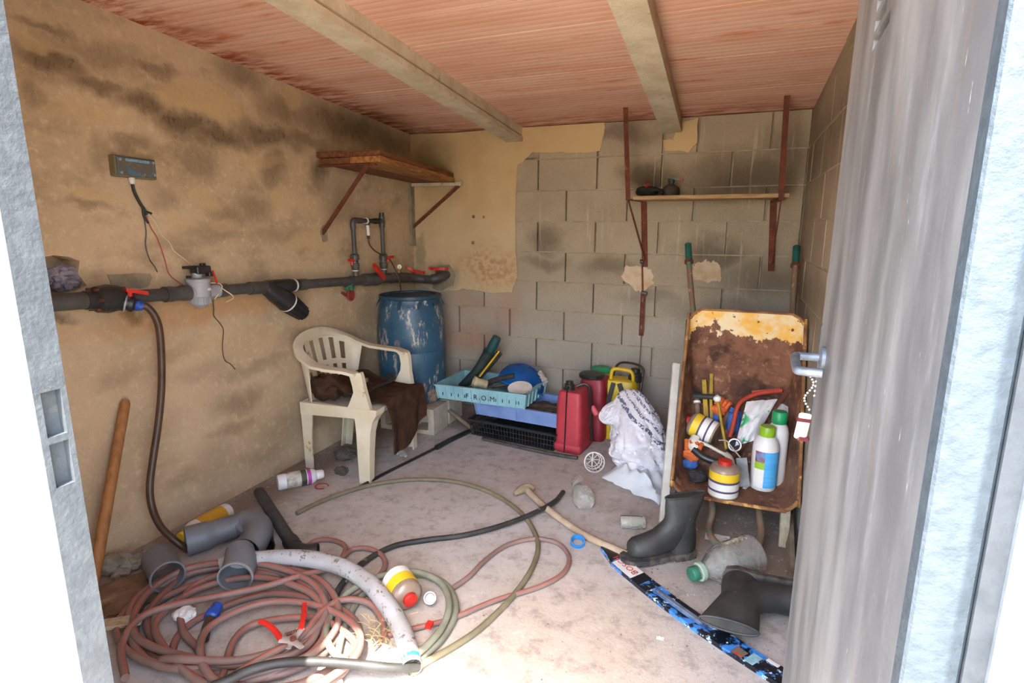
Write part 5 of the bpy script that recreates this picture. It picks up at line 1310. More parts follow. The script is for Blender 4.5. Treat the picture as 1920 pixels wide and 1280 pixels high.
# hand saw with white-and-black handle
hs_ = thing('handsaw', 'black and white handsaw handle lying in front of the wheelbarrow load', 'saw', tr(1335, 860, .10))
hp('handle', M_BLKP, lambda b: tube(b, [tr(1300, 842, .11), tr(1318, 856, .115), tr(1340, 865, .115), tr(1358, 872, .11)], .0175, 10, 5), hs_, True)
hp('horn', mat('bone_white_plastic', '#c9c3b0', '#b8b19c', 14, rough=.5), lambda b: tube(b, [tr(1305, 818, .10), tr(1298, 830, .11), tr(1303, 842, .11)], .022, 10, 4, flat=.6), hs_, True)
hp('top_bar', MATS['bone_white_plastic'], lambda b: tube(b, [tr(1306, 826, .105), tr(1330, 836, .11), tr(1352, 848, .11), tr(1368, 855, .11)], .0075, 8, 4), hs_, True)
hp('rear_horn', MATS['bone_white_plastic'], lambda b: tube(b, [tr(1360, 850, .105), tr(1370, 860, .11), tr(1373, 878, .11)], .017, 10, 4, flat=.6), hs_, True)
# trowel with wire handle
tw_ = thing('trowel', 'grey trowel blade with a thin bent wire handle between pot and bottle', 'trowel', ns(1392, 905))
hp('blade', mat('dull_steel', '#8b8a86', '#6f6e6a', 20, rough=.5, metal=.4), lambda b: bar(b, atY(1390, 858, -1.10), atY(1396, 912, -1.14), .045, .004, up=(0.15, -1, .2)), tw_)
hp('wire', mat('pale_wire', '#b7aa98', rough=.5), lambda b: tube(b, [atY(1388, 857, -1.10), atY(1372, 838, -1.06), atY(1362, 826, -1.03), atY(1348, 825, -1.0)], .003, 6, 5), tw_, True)
# pipe end, gloves
bm = NB(); c_ = tr(1375, 832, .09); mt = frame_mtx(c_-UN*.04, Vector((.1, -.9, .4))); lathe(bm, [(.026, -.05), (.031, -.05), (.031, .055), (.024, .055), (.023, -.04), (0, -.04)], 24, mt)
pe = single('pipe_offcut', bm, mat('grey_black_pipe', '#3a3a3a', '#4a4945', 14, rough=.5), 'short pipe offcut with a white-lined end under the printed bag', 'pipe', True)
bm = NB(); lathe(bm, [(.0235, 0), (.0295, 0), (.0295, .003), (.0235, .003)], 24, frame_mtx(mt@Vector((0, 0, .055))-Vector(pe.location), mt.to_3x3()@Vector((0, 0, 1))), caps=False); o_ = obj('white_lining', bm, M_WHITEP, pe, True)
M_ORG = mat('orange_rubber', '#d0662a', '#b95420', 18, rough=.7); M_BLG = mat('blue_knit', '#3a5f9a', '#2c4c80', 26, rough=.9)
def glove(label, c, s, seed, dirv):
    t = thing('work_glove', label, 'glove', c, (0, 0, 0), 'orange and blue work gloves')
    bm = NB(); lump(bm, (0, 0, 0), .040*s, seed, .3, 2.4, 3, (1.0, .7, .8)); obj('palm', bm, M_ORG, t, True)
    d = Vector(dirv).normalized(); sd_ = d.cross(Vector((0, -1, .5))).normalized()
    for k in range(4):
        o = sd_*(k-1.5)*.018*s; bm = NB(); tube(bm, [o+d*.02*s, o*1.2+d*.055*s, o*1.3+d*.075*s+Vector((0, -.004, -.01))], .010*s, 8, 4); obj('finger', bm, M_ORG, t, True)
    bm = NB(); lump(bm, -d*.045*s, .034*s, seed+1, .25, 2.4, 3, (1, .8, .8)); obj('cuff', bm, M_BLG, t, True)
glove('orange and blue work glove in the lower left corner of the wheelbarrow', tr(1297, 852, .085), 1.0, 31, (.1, 0, 1))
glove('orange and blue work glove behind the thin yellow rod', tr(1348, 768, .035), .9, 33, (.3, 0, .8))
bm = NB(); lump(bm, tr(1375, 790, .02), .045, 35, .35, 2.6, 3, (.7, .6, 1.6)); single('blue_cloth', bm, M_BLG, 'blue cloth tucked behind the red saw frame', 'cloth', True)
bm = NB(); lump(bm, ns(1308, 893, .20), .040, 37, .3, 2.6, 3, (1.0, .8, .7)); single('black_rag', bm, mat('black_rag_cloth', '#2c2a2a', '#3a3735', 24, rough=.9), 'black rag in the front left corner of the wheelbarrow', 'rag', True)
bm = NB(); tube(bm, [ns(1452, 905, .185), ns(1465, 898, .19), ns(1470, 893, .19)], lambda t: .012+.010*t, 10, 4, flat=.5); single('white_scoop', bm, M_WHITEP, 'small white plastic scoop beside the base of blue-labelled bottle', 'scoop', True)
bm = NB(); tube(bm, [ns(1390, 905, .176), ns(1398, 898, .178), ns(1402, 908, .176), ns(1395, 916, .175)], .008, 8, 4); single('white_clip', bm, M_WHITEP, 'bent off-white plastic clip beside the squat pot', 'clip', True)
# ---- pale wooden stake and dark plank behind the barrow
bm = NB(); bar(bm, fl(1468, 1026, 0), Vector((2.505, -1.16, .16)), .038, .030, up=(0, -1, 0), bev=.002); single('wooden_stake', bm, mat('pale_wood', '#b0a083', '#98896c', 10, rough=.8, stretch=(5, 5, 1)), 'pale wooden stake standing under the wheelbarrow nose', 'stake')
bm = NB(); bar(bm, Vector((2.515, -1.46, .012)), Vector((2.535, -.98, .085)), .05, .018, up=(-1, 0, .2)); single('leaning_plank', bm, mat('grey_wood', '#8a7b64', '#6f624f', 10, rough=.85), 'grey plank lying along the foot of the right wall behind the door', 'plank')
# ================================================================ THINGS ON THE FLOOR
# ---- rubber boots
M_BOOT = mat('black_rubber_boot', '#282725', '#383632', 14, rough=.6, c3='#625a4e', s3=24, t3=.66)
M_SOLE = mat('dirty_boot_sole', '#2c2a27', '#5a5145', 26, rough=.85)
def boot(label, mtx, group='black rubber boots', flat=1.0, zs=1.0):
    t = thing('rubber_boot', label, 'boot', (0, 0, 0), (0, 0, 0), group); t.matrix_world = mtx
    bm = NB()
    # cross-sections: (centre x, centre z, tilt, half length along section, half width)
    secs = [(.205, .052, 90, .032, .030), (.185, .055, 88, .040, .043), (.14, .058, 85, .045, .048), (.09, .066, 78, .053, .046), (.045, .085, 62, .066, .042), (.01, .115, 38, .070, .042), (-.005, .150, 15, .066, .046), (-.012, .19, 3, .066, .053), (-.018, .24, -2, .071, .060), (-.024, .285, -4, .075, .064), (-.026, .305, -5, .076, .065)]
    rings = []
    for cx, cz, ti, hl, hw in secs:
        a_ = radians(ti); ux = Vector((cos(a_), 0, sin(a_)))
        ring = []
        for k in range(20):
            q = 2*pi*k/20; p = Vector((cx, 0, cz))+ux*hl*cos(q)+Vector((0, hw*sin(q), 0)); p.z = max(p.z, .018); ring.append(p)
        f_ = max(0, (cz-.15)/.155)
        for p in ring:
            p.y *= 1+(flat-1)*f_; p.x = cx+(p.x-cx)*(1+.25*(1-flat)*f_)
            if p.z > .13: p.z = .13+(p.z-.13)*zs
        rings.append(ring)
    loft(bm, rings, caps=False); bm.faces.new(list(bm.verts)[:20][::-1])
    if flat < 1: bm.faces.new(list(bm.verts)[-20:])
    bmesh.ops.recalc_face_normals(bm, faces=bm.faces)
    bmesh.ops.solidify(bm, geom=bm.faces[:], thickness=.004); up = obj('upper', bm, M_BOOT, t, True, ang=60)
    # heel counter: fills the back of the foot
    bm = NB(); loft(bm, [[Vector((cx+hl*cos(2*pi*k/20), hw*sin(2*pi*k/20), z)) for k in range(20)] for z, cx, hl, hw in ((.016, -.020, .056, .040), (.04, -.022, .061, .044), (.08, -.020, .060, .043), (.12, -.014, .060, .043), (.15, -.009, .0635, .0455), (.17, -.010, .060, .045))])
    obj('heel_counter', bm, M_BOOT, t, True)
    out = [(.242, 0), (.235, .028), (.205, .046), (.15, .053), (.09, .047), (.03, .041), (-.04, .043), (-.075, .032), (-.086, 0)]
    out = out+[(x, -y) for x, y in out[-2:0:-1]]
    bm = NB(); prism(bm, out, .020); so = obj('sole', bm, M_SOLE, t)
    bm = NB(); prism(bm, [(x*.0+x if x < .02 else .02, y*.95) for x, y in out if x < .09], .016, Matrix.Translation((-.0, 0, -.012))); obj('heel', bm, M_SOLE, t)
    for k in range(7):
        bm = NB(); box(bm, (.07+.023*k, 0, -.004), (.010, .08-.003*k, .010)); obj('tread_bar', bm, M_SOLE, so)
    bm = NB(); tube(bm, [p*1 for p in rings[-1]], .0042, 8, 1, closed=True); obj('top_band', bm, M_BOOT, t, True)
    return t
he, to = fl(1290, 1040), fl(1186, 1055)
d = (to-he); d.z = 0; d.normalize(); sdv = Vector((0, 0, 1)).cross(d)
m_ = Matrix((d, sdv, Vector((0, 0, 1)))).transposed().to_4x4(); m_.translation = he+d*.055+Vector((0, 0, .013))
boot('black rubber boot standing upright beside the white board', m_, flat=.35, zs=.72)
xd = Vector((1, -.12, 0)).normalized(); zd = Vector((-.42, -.9, .05)); zd = (zd-xd*zd.dot(xd)).normalized(); yd_ = zd.cross(xd)
m_ = Matrix((xd, yd_, zd)).transposed().to_4x4(); m_.translation = Vector((2.385, -1.655, .066))
m_ = m_ @ Matrix.Diagonal((.62, 1, .98, 1)) if False else m_
bt2 = boot('black rubber boot lying on its side below the plastic jug', m_ @ Matrix.Translation((-.03, 0, 0)), flat=.3)
# ---- clear containers
M_CLR = glass('dusty_clear_plastic', '#efeee8', .06, .9); M_GLS = glass('dusty_glass', '#e8e6dc', .08, .8)
j0, j1 = fl(1304, 1074, .060), fl(1398, 1042, .075)
ax = (j1-j0).normalized(); L = (j1-j0).length
jg = thing('plastic_jug', 'large clear plastic bottle with cut-off base and green cap on the floor', 'bottle', Vector((j0.x, j0.y, 0)))
mt = frame_mtx(j0-Vector((j0.x, j0.y, 0)), ax)
pf = [(.024, .0), (.026, .03), (.030, .045), (.055, .085), (.070, .115), (.074, .14)]
for k in range(5): pf += [(.0745, .150+.022*k), (.0730, .158+.022*k), (.0745, .166+.022*k)]
pf += [(.074, .27)]
bm = NB(); lathe(bm, pf, 36, mt, caps=False); bmesh.ops.solidify(bm, geom=bm.faces[:], thickness=.0015); obj('bottle_body', bm, M_CLR, jg, True)
bm = NB(); lathe(bm, [(0, -.022), (.024, -.022), (.027, -.018), (.027, .004), (.020, .006)], 24, mt); obj('cap', bm, mat('dull_green_cap', '#2c6a52', '#235644', 14, rough=.5), jg, True)
bm = NB(); lathe(bm, [(.026, .012), (.034, .014), (.034, .03), (.028, .034)], 24, mt, caps=False); obj('neck_ring', bm, mat('pale_green_ring', '#9fb29a', '#88a088', 14, rough=.5), jg, True)
j0, j1 = fl(1085, 908, .036), fl(1100, 950, .044); ax = (j1-j0).normalized()
gb = thing('clear_bottle', 'dusty clear bottle lying on the open floor near the stick handle', 'bottle', Vector((j0.x, j0.y, 0))); mt = frame_mtx(j0-Vector((j0.x, j0.y, 0)), ax)
bm = NB(); lathe(bm, [(0, -.05), (.020, -.05), (.030, -.045), (.034, -.02), (.031, .01), (.036, .05), (.047, .10), (.052, .14), (.050, .18), (.040, .205), (.02, .212), (0, .212)], 28, mt)
for v in bm.verts: v.co += Vector((.004, .004, .002))*NZ.noise(v.co*30)
obj('bottle_body', bm, M_GLS, gb, True)
bm = NB(); lathe(bm, [(.031, .018), (.0355, .02), (.0375, .055), (.036, .055)], 28, mt, caps=False); obj('label_remnant', bm, mat('faded_paper', '#b9b2a4', rough=.8), gb, True)
j0, j1 = fl(1163, 978, .030), fl(1211, 979, .030); ax = (j1-j0).normalized()
jr = thing('glass_jar', 'small clear glass jar lying on its side on the floor', 'jar', Vector((j0.x, j0.y, 0))); mt = frame_mtx(j0-Vector((j0.x, j0.y, 0)), ax)
bm = NB(); lathe(bm, [(0, 0), (.026, 0), (.030, .006), (.030, .085), (.026, .094), (.026, .108)], 26, mt, caps=False); bmesh.ops.solidify(bm, geom=bm.faces[:], thickness=.002); obj('jar_body', bm, M_GLS, jr, True)
bm = NB(); lathe(bm, [(.0265, .096), (.0285, .098), (.0285, .106), (.0265, .107)], 26, mt, caps=False); obj('screw_rim', bm, M_GLS, jr, True)
j0 = fl(745, 845, .022); bm = NB(); lathe(bm, [(0, 0), (.020, 0), (.023, .005), (.023, .06), (.014, .08), (.012, .095), (0, .095)], 22, frame_mtx(j0, (.75, -.4, .02))); single('small_clear_bottle', bm, M_GLS, 'tiny clear bottle lying beside the far leg of the armchair', 'bottle', True)
bm = NB(); r_ = .026; c_ = fl(1083, 1016, .014); lathe(bm, [(r_, -.013), (r_+.004, -.013), (r_+.004, .013), (r_, .013), (r_, -.013)], 28, frame_mtx(c_, (.1, -.35, .93)), caps=False); single('blue_ring', bm, mat('cyan_blue_plastic', '#2d84c4', '#2576b3', 12, rough=.4), 'bright blue plastic ring on the floor by the stick handle', 'ring', True)
bm = NB(); c_ = fl(603, 911, .006); tube(bm, [c_+Vector((.034*cos(q), .030*sin(q), 0)) for q in [.55+i*.4 for i in range(14)]], .003, 6, 3); single('red_clip_ring', bm, M_RED, 'thin open red ring on the floor by the armchair leg', 'ring', True)
# ---- hatchet-like wooden handle
hx = thing('mattock', 'pale curved wooden tool handle with a small worn head on the floor', 'tool', fl(1085, 975))
M_PALE = mat('dusty_pale_wood', '#b09a80', '#9b856b', 14, rough=.85)
hp('handle', M_PALE, lambda b: tube(b, [fl(990, 920, .03), fl(1010, 940, .025), fl(1050, 972, .020), fl(1100, 1005, .018), fl(1150, 1028, .018), fl(1176, 1040, .018)], lambda t: .015+.004*abs(t-.5), 10, 5), hx, True)
hp('head', mat('dusty_iron', '#9a8569', '#857156', 20, rough=.9), lambda b: tube(b, [fl(964, 926, .018), fl(978, 917, .03), fl(992, 914, .034), fl(1002, 917, .030)], lambda t: .010+.012*sin(t*pi), 8, 4), hx, True)
# ---- wiper blade pack
w0, w1 = fl(1130, 1030), fl(1478, 1283)
dw = (w1-w0); LW = dw.length; dw.normalize(); nw = Vector((-dw.y, dw.x, 0))
wp = thing('wiper_pack', 'long narrow black and blue wiper blade package lying on the floor', 'package', w0)
def bow(s): return nw*(-.028*sin(pi*s))+dw*(LW*s)
def hwid(s): return .012+.024*min(1, s/.14)
def wstrip(bm, s0, s1, a, b, z0, z1, n=14):
    R_ = []
    for k in range(n+1):
        s = s0+(s1-s0)*k/n; c_ = bow(s); w_ = hwid(s); R_.append([c_+nw*w_*a+Vector((0, 0, z0)), c_+nw*w_*b+Vector((0, 0, z0)), c_+nw*w_*b+Vector((0, 0, z1)), c_+nw*w_*a+Vector((0, 0, z1))])
    loft(bm, R_); bmesh.ops.recalc_face_normals(bm, faces=bm.faces); return bm
def pack_mat():
    n = NT('splash_print'); v = n.coord(); col = n.mix(n.rng(n.noise(v, 20, 6, .65), .50, .57), '#12141c', '#3f7fc6')
    col = n.mix(n.rng(n.noise(v, 34, 5, .7), .58, .63), col, '#bfe0f5'); n.color(col); return n.fin(.3)
bm = NB(); wstrip(bm, 0, 1, -1, 1, 0, .016, 30); sl = obj('sleeve', bm, pack_mat(), wp)
T_ = lambda bm, *a: wstrip(bm, *a, .0155, .0168)
bm = NB(); T_(bm, .13, .27, -.95, .95); wl_ = obj('white_label', bm, M_WLAB, wp)
bm = NB(); T_(bm, .0, .12, -.9, .9); obj('black_tip', bm, mat('glossy_black_card', '#15151a', rough=.3), wp)
bm = NB(); T_(bm, .27, .325, -.98, .98); obj('black_band', bm, MATS['glossy_black_card'], wp)
bm = NB(); wstrip(bm, .38, .66, -.35, .45, .0155, .0175); obj('blister_window', bm, mat('blue_grey_blister', '#6b8fb8', '#2d4f86', 20, rough=.2), wp)
bm = NB(); wstrip(bm, .40, .65, -.12, .12, .0170, .024); obj('wiper_blade', bm, mat('grey_wiper', '#6d7075', '#4b4d52', 20, rough=.5), wp)
bm = NB(); T_(bm, .80, .845, -.9, .1); obj('red_patch', bm, mat('red_print', '#b0402f', '#4a6d5c', 60, rough=.4), wp)
bm = NB(); T_(bm, .855, .89, -.9, .5); obj('teal_patch', bm, mat('teal_print', '#9cc0c4', '#7aa3a6', 40, rough=.4), wp)
bm = NB(); T_(bm, .90, .945, .55, .95); obj('white_patch', bm, M_WLAB, wp)
p_ = bow(.195); sdr = (bow(.26)-bow(.13)).normalized(); 
mtx = Matrix((-sdr, -Vector((-sdr.y, sdr.x, 0)), Vector((0, 0, 1)))).transposed().to_4x4(); mtx.translation = p_+Vector((0, 0, .0172))
text_part('lettering', 'BOSCH', .040, mtx @ Matrix.Translation((.012, -.004, 0)), mat('red_ink', '#c03028', rough=.5), wl_, depth=.0003)
bm = NB(); lathe(bm, [(.009, .0168), (.011, .0168), (.011, .0175), (.009, .0175)], 20, Matrix.Translation(bow(.252)), caps=False); obj('ring_emblem', bm, mat('grey_ink', '#8a8d90', rough=.5), wl_)
# ---- hoses
M_PINK = None
def hose_mat():
    n = NT('red_striped_hose'); v = n.coord(True)
    col = n.mix(n.rng(n.noise(v, 7, 5), .35, .65), '#83695e', '#735b51')
    # lateral red lines of the ribbed hose, marked on the mesh
    at = n.n('Attribute'); at.attribute_name = 'stripe'; at.attribute_type = 'GEOMETRY'
    col = n.mix(n.math('MULTIPLY', n.rng(at.outputs['Fac'], .45, .8), .8), col, '#b4472f'); n.color(col); return n.fin(.6)
def hose(name, pts, r, m, label, cat='hose', seg=14, sm=6, stripe=False):
    bm = NB(); tube(bm, pts, r, seg, sm)
    P0 = Vector(pts[0]); 
    o = single(name, bm, m, label, cat, True)
    if stripe:
        me = o.data; a_ = me.attributes.new('stripe', 'FLOAT', 'POINT')
        n = len(me.vertices)
        a_.data.foreach_set('value', [1.0 if (i % seg) in (1, 1+seg//2) else 0. for i in range(n)])
    return o
M_PINK = hose_mat()
rdh = random.Random(3)
pts = []
cx0, cy0 = 430, 1165
# the hose is wound in loose flat loops; traced on the floor in order
loops = [(425, 1160, 185, 95, .2), (440, 1155, 170, 85, .9), (420, 1170, 195, 100, -.3), (445, 1165, 160, 75, .4), (430, 1150, 180, 90, .0), (450, 1175, 190, 95, .6), (470, 1150, 140, 82, .1), (440, 1160, 200, 105, .3), (520, 1215, 150, 80, .5), (500, 1205, 170, 85, .1), (540, 1225, 120, 70, .9)]
th = 2.2
for li, (cx, cy, rx, ry, ph) in enumerate(loops):
    for k in range(9):
        q = th+2*pi*k/9
        nx = cx+rx*cos(q)+rdh.uniform(-9, 9); ny = cy+ry*sin(q)*1.05+rdh.uniform(-6, 6)-12*cos(q)
        z = .014+.02*((li*.45) % 2.0)+.01*max(0, sin(q*2+li))
        pts.append(fl(nx, max(min(ny, 1310), 1055), z))
    th += .35*sin(li)
    if li < len(loops)-1: pass
hose('coiled_hose', pts, .0118, M_PINK, 'long brown hose with red lines heaped in loose coils on the floor', stripe=True, sm=5, seg=14)
Q = lambda lst, z=.012: [fl(x, y, z if not isinstance(z, list) else z[i]) for i, (x, y) in enumerate(lst)]
hose('trailing_hose', Q([(700, 1215), (730, 1190), (790, 1175), (850, 1158), (930, 1125), (1010, 1100), (1055, 1075), (1067, 1045), (1045, 1018), (1000, 1010), (950, 1022), (910, 1050), (880, 1080), (845, 1105)]), .0095, M_PINK, 'thin brown red-lined hose looping out across the floor to the right', stripe=True)
hose('short_hose_loop', Q([(520, 1075), (560, 1050), (578, 1022), (600, 1012), (630, 1014), (648, 1026), (642, 1045), (660, 1030), (690, 1028), (715, 1040), (722, 1060), (705, 1085), (670, 1110), (640, 1120)], .016), .0100, M_PINK, 'brown hose arching in two small loops behind the white hose', stripe=True)
hose('crossing_hose', Q([(235, 1270), (228, 1210), (260, 1160), (320, 1135), (420, 1115), (500, 1098), (560, 1080), (610, 1068)], [.05, .05, .06, .06, .06, .058, .055, .03]), .0118, M_PINK, 'brown red-lined hose stretched straight across the coil under the grey fitting', stripe=True)
hose('front_hose', Q([(395, 1300), (470, 1245), (560, 1195), (600, 1150), (640, 1125), (690, 1130), (715, 1160), (722, 1200)], [.05, .05, .06, .055, .04, .03, .02, .014]), .0118, M_PINK, 'brown red-lined hose bending over the coil towards the white hose end', stripe=True)
M_OLIVE = mat('olive_hose', '#7d7357', '#6d644b', 12, rough=.6, world=True)
M_OLV2 = mat('grey_green_hose', '#84836f', '#73735f', 12, rough=.6, world=True)
hose('olive_hose', Q([(556, 962), (590, 945), (640, 925), (700, 908), (770, 899), (840, 901), (900, 915), (950, 940), (985, 970), (1005, 1005), (1008, 1035), (992, 1075), (955, 1125), (900, 1178), (850, 1212), (800, 1240), (770, 1262)]), .0105, M_OLIVE, 'olive green garden hose in one wide arc across the floor', 'hose')
olive = [(640, 1300), (632, 1240), (645, 1180), (668, 1130), (700, 1100), (745, 1082), (800, 1078), (840, 1100), (855, 1140), (838, 1185), (800, 1225), (760, 1245), (700, 1250), (640, 1235), (612, 1195), (622, 1150), (660, 1105), (720, 1078), (780, 1072), (826, 1092), (842, 1130), (832, 1170), (805, 1205), (770, 1235)]
hose('grey_green_hose', Q(olive, [.012+.022*(i > 11)+.004*(i % 3) for i in range(len(olive))]), .0115, M_OLV2, 'grey-green hose coiled twice around the white hose end', 'hose')
M_BHOSE = mat('black_hose', '#34322e', '#24231f', 16, rough=.6, c3='#8d8778', s3=22, t3=.62, world=True)
hose('black_hose', Q([(1056, 922), (1040, 940), (1000, 962), (940, 985), (870, 1003), (800, 1012), (740, 1023), (690, 1048), (655, 1078), (632, 1110), (622, 1145), (632, 1165)], [.02, .028, .03, .022, .016, .014, .014, .016, .03, .03, .024, .02]), .0115, M_BHOSE, 'dark hose running from mid-floor to behind the white hose', 'hose')
hose('front_black_hose', Q([(360, 1300), (420, 1278), (470, 1255), (530, 1242), (600, 1240), (680, 1246), (740, 1252), (785, 1250)], [.08, .085, .085, .08, .078, .07, .05, .02]), .0135, M_BHOSE, 'black hose crossing the front of the hose heap into the sunlight', 'hose')
# thick white hose
M_WHOSE = mat('white_spiral_hose', '#d8d5d3', '#cac5c0', 14, rough=.55, c3='#94856c', s3=45, t3=.57, world=True)
wh = thing('white_hose', 'thick dirty white spiral hose arching over the hose heap', 'hose', fl(640, 1120))
bm = NB(); tube(bm, Q([(412, 1062), (440, 1053), (480, 1048), (530, 1045), (585, 1048), (640, 1062), (688, 1090), (722, 1128), (748, 1170), (764, 1212), (772, 1252)], [.055, .06, .065, .07, .075, .075, .07, .06, .05, .042, .036]), lambda t: .031+.0006*sin(t*900), 16, 14, caps=False)
bmesh.ops.solidify(bm, geom=bm.faces[:], thickness=.003); wpart('hose_body', bm, M_WHOSE, wh, True)
e0, e1 = fl(770, 1238, .037), fl(772, 1252, .036); q = (e1-e0).normalized()
bm = NB(); lathe(bm, [(.0315, -.004), (.0325, -.004), (.0325, .012), (.0315, .012)], 20, frame_mtx(e0, q), caps=False)
for f_ in [f for f in bm.faces if (f.calc_center_median()-e0).dot(Vector((0, -.3, 1))) < .02]: bm.faces.remove(f_)
bmesh.ops.solidify(bm, geom=bm.faces[:], thickness=.0008); wpart('blue_mark', bm, mat('blue_tape', '#3d86c8', rough=.5), wh)
# ---- grey PVC fittings
M_PVCG = mat('mid_grey_pvc', '#6d6e70', '#626365', 9, rough=.5, c3='#8a8478', s3=22, t3=.68)
def pipe_shell(bm, pts, r, t=.004, sm=6, seg=28, rf=None):
    tube(bm, pts, rf or r, seg, sm, caps=False); bm.normal_update(); bmesh.ops.solidify(bm, geom=bm.faces[:], thickness=t)
a_ = fl(300, 1052, .082); ax = Vector((.88, -.42, -.02)).normalized(); b_ = a_+ax*.125
st = thing('pipe_socket', 'grey PVC pipe socket lying on its side at the foot of the wall', 'pipe fitting', Vector((a_.x, a_.y, .02)), group='grey PVC fittings')
bm = NB(); pipe_shell(bm, [a_-ax*.03, a_+ax*.04, b_], .056, .004, 4); wpart('socket', bm, M_PVCG, st, True)
bm = NB(); lathe(bm, [(.0562, -.006), (.0585, -.006), (.0585, .0), (.0562, .0)], 28, frame_mtx(b_, ax), caps=False); wpart('lip', bm, M_PVCG, st, True)
el = thing('pipe_elbow', 'grey PVC pipe elbow lying above the coiled hose', 'pipe fitting', fl(420, 1015), group='grey PVC fittings')
c1 = fl(382, 1005, .066)
path = [c1+Vector((-.035, -.055, 0)), c1, c1+Vector((.05, .085, .004)), c1+Vector((.105, .135, .008)), c1+Vector((.175, .115, .008)), c1+Vector((.225, .045, .004)), c1+Vector((.25, -.02, 0))]
bm = NB(); pipe_shell(bm, path, .054, .004, 6, rf=lambda t: .050 if .22 < t < .42 else .058); wpart('bend', bm, M_PVCG, el, True)
bm = NB(); q = path[0]-path[1]; lathe(bm, [(.0582, -.006), (.0605, -.006), (.0605, .0), (.0582, .0)], 28, frame_mtx(path[0], q), caps=False); wpart('lip', bm, M_PVCG, el, True)
p3 = thing('pipe_bend', 'grey PVC pipe bend with its open mouth facing the doorway', 'pipe fitting', fl(440, 1112), group='grey PVC fittings')
e_ = fl(441, 1082, .075); ax = Vector((.50, -.80, -.08)).normalized()
bm = NB(); pipe_shell(bm, [e_-ax*.12+Vector((-.02, .0, .02)), e_-ax*.06+Vector((0, 0, .006)), e_], .056, .004, 5, rf=lambda t: .050+.008*min(1, t*2)); wpart('bend', bm, M_PVCG, p3, True)
bm = NB(); lathe(bm, [(.0575, -.006), (.061, -.006), (.061, .002), (.0575, .002)], 28, frame_mtx(e_, ax), caps=False); wpart('lip', bm, mat('worn_grey_edge', '#8f8d88', rough=.7), p3, True)
# ---- black pipe with elbow, black tee
bp = thing('black_pipe', 'black pipe length with an elbow end lying beside the grey elbow', 'pipe', fl(520, 985))
x0, x1 = fl(486, 922, .03), fl(548, 1020, .03)
hp('pipe', mat('dusty_charcoal_pipe', '#333436', '#454443', 18, rough=.6, c3='#77705f', s3=30, t3=.66), lambda b: pipe_shell(b, [x0, x0.lerp(x1, .5), x1], .026, .003, 3), bp, True)
hp('collar', M_BLKP, lambda b: lathe(b, [(.026, -.03), (.033, -.03), (.034, .03), (.026, .03)], 22, frame_mtx(x1, x1-x0), caps=False), bp, True)
hp('elbow', M_BLKP, lambda b: pipe_shell(b, [x1, x1+(x1-x0).normalized()*.04, x1+(x1-x0).normalized()*.06+Vector((.035, .01, .0)), x1+(x1-x0).normalized()*.055+Vector((.085, .03, 0))], .030, .004, 5), bp, True)
tk = thing('black_tee', 'black plastic tee fitting between the grey elbow and the black pipe', 'pipe fitting', fl(490, 1015))
y0, y1 = fl(487, 985, .034), fl(497, 1018, .034)
hp('run', M_BLKP, lambda b: pipe_shell(b, [y0-(y1-y0)*.25, y0, y1, y1+(y1-y0)*.2], .034, .004, 3), tk, True)
hp('branch', M_BLKP, lambda b: pipe_shell(b, [y0.lerp(y1, .3), y0.lerp(y1, .3)+Vector((-.05, .05, .01))], .028, .004, 0), tk, True)
# ---- bottles on the floor
M_MAG = mat('magenta_band', '#b0449a', '#9a3a87', 12, rough=.5); M_DKG = mat('dark_olive_label', '#4b4a36', '#37372a', 30, rough=.6)
f0_, f1_ = fl(520, 905, .040), fl(605, 888, .036); ax = (f1_-f0_).normalized()
Lb = (f1_-f0_).length
bottle_thing('magenta_band_bottle', 'white bottle with a magenta band lying on the floor beside the wall', 'bottle', f0_-Vector((0, 0, 0)), [(0, 0), (.036, 0), (.040, .006), (.040, Lb*.74), (.034, Lb*.82), (.022, Lb*.86)], M_WB, [(.023, Lb*.84), (.025, Lb*.86), (.023, Lb*1.0), (.019, Lb*1.02), (0, Lb*1.02)], M_WB, axis=ax,
             bands=[('magenta_band', Lb*.64, Lb*.72, .040, M_MAG, 0, 2*pi), ('dark_label', Lb*.50, Lb*.62, .040, M_DKG, 0, 2*pi), ('printed_label', Lb*.18, Lb*.50, .040, mat('stained_label', '#c2bba9', '#8f8c78', 30, rough=.7), 0, 2*pi)])
f0_, f1_ = fl(338, 1008, .040), fl(428, 958, .040); ax = (f1_-f0_).normalized(); Lb = (f1_-f0_).length
bottle_thing('yellow_label_bottle', 'white bottle with a mustard yellow label lying behind the grey elbow', 'bottle', f1_, [(0, 0), (.036, 0), (.041, .008), (.041, Lb*.74), (.034, Lb*.84), (.020, Lb*.90)], M_WB, [(.021, Lb*.88), (.023, Lb*.90), (.021, Lb*1.0), (0, Lb*1.0)], M_YLAB, axis=-ax,
             bands=[('yellow_label', Lb*.14, Lb*.66, .041, mat('mustard_label', '#c99a2e', '#b98a22', 14, rough=.6), 0, 3.4), ('white_print', Lb*.14, Lb*.66, .041, M_WLAB, 3.4, 4.6)])
f0_, f1_ = fl(748, 1092, .060), fl(772, 1128, .052); ax = (f1_-f0_).normalized()
bottle_thing('glue_pot', 'yellow-labelled pot with red cap lying among the hoses', 'pot', f0_-ax*.025, glue_prof(.055, .135), M_CLBR, glue_cap(.055, .135), M_RED, axis=ax, bands=[('yellow_label', .04, .085, .055, M_YLAB, 0, 2*pi), ('white_label', .006, .04, .055, M_WLAB, 0, 2*pi)])
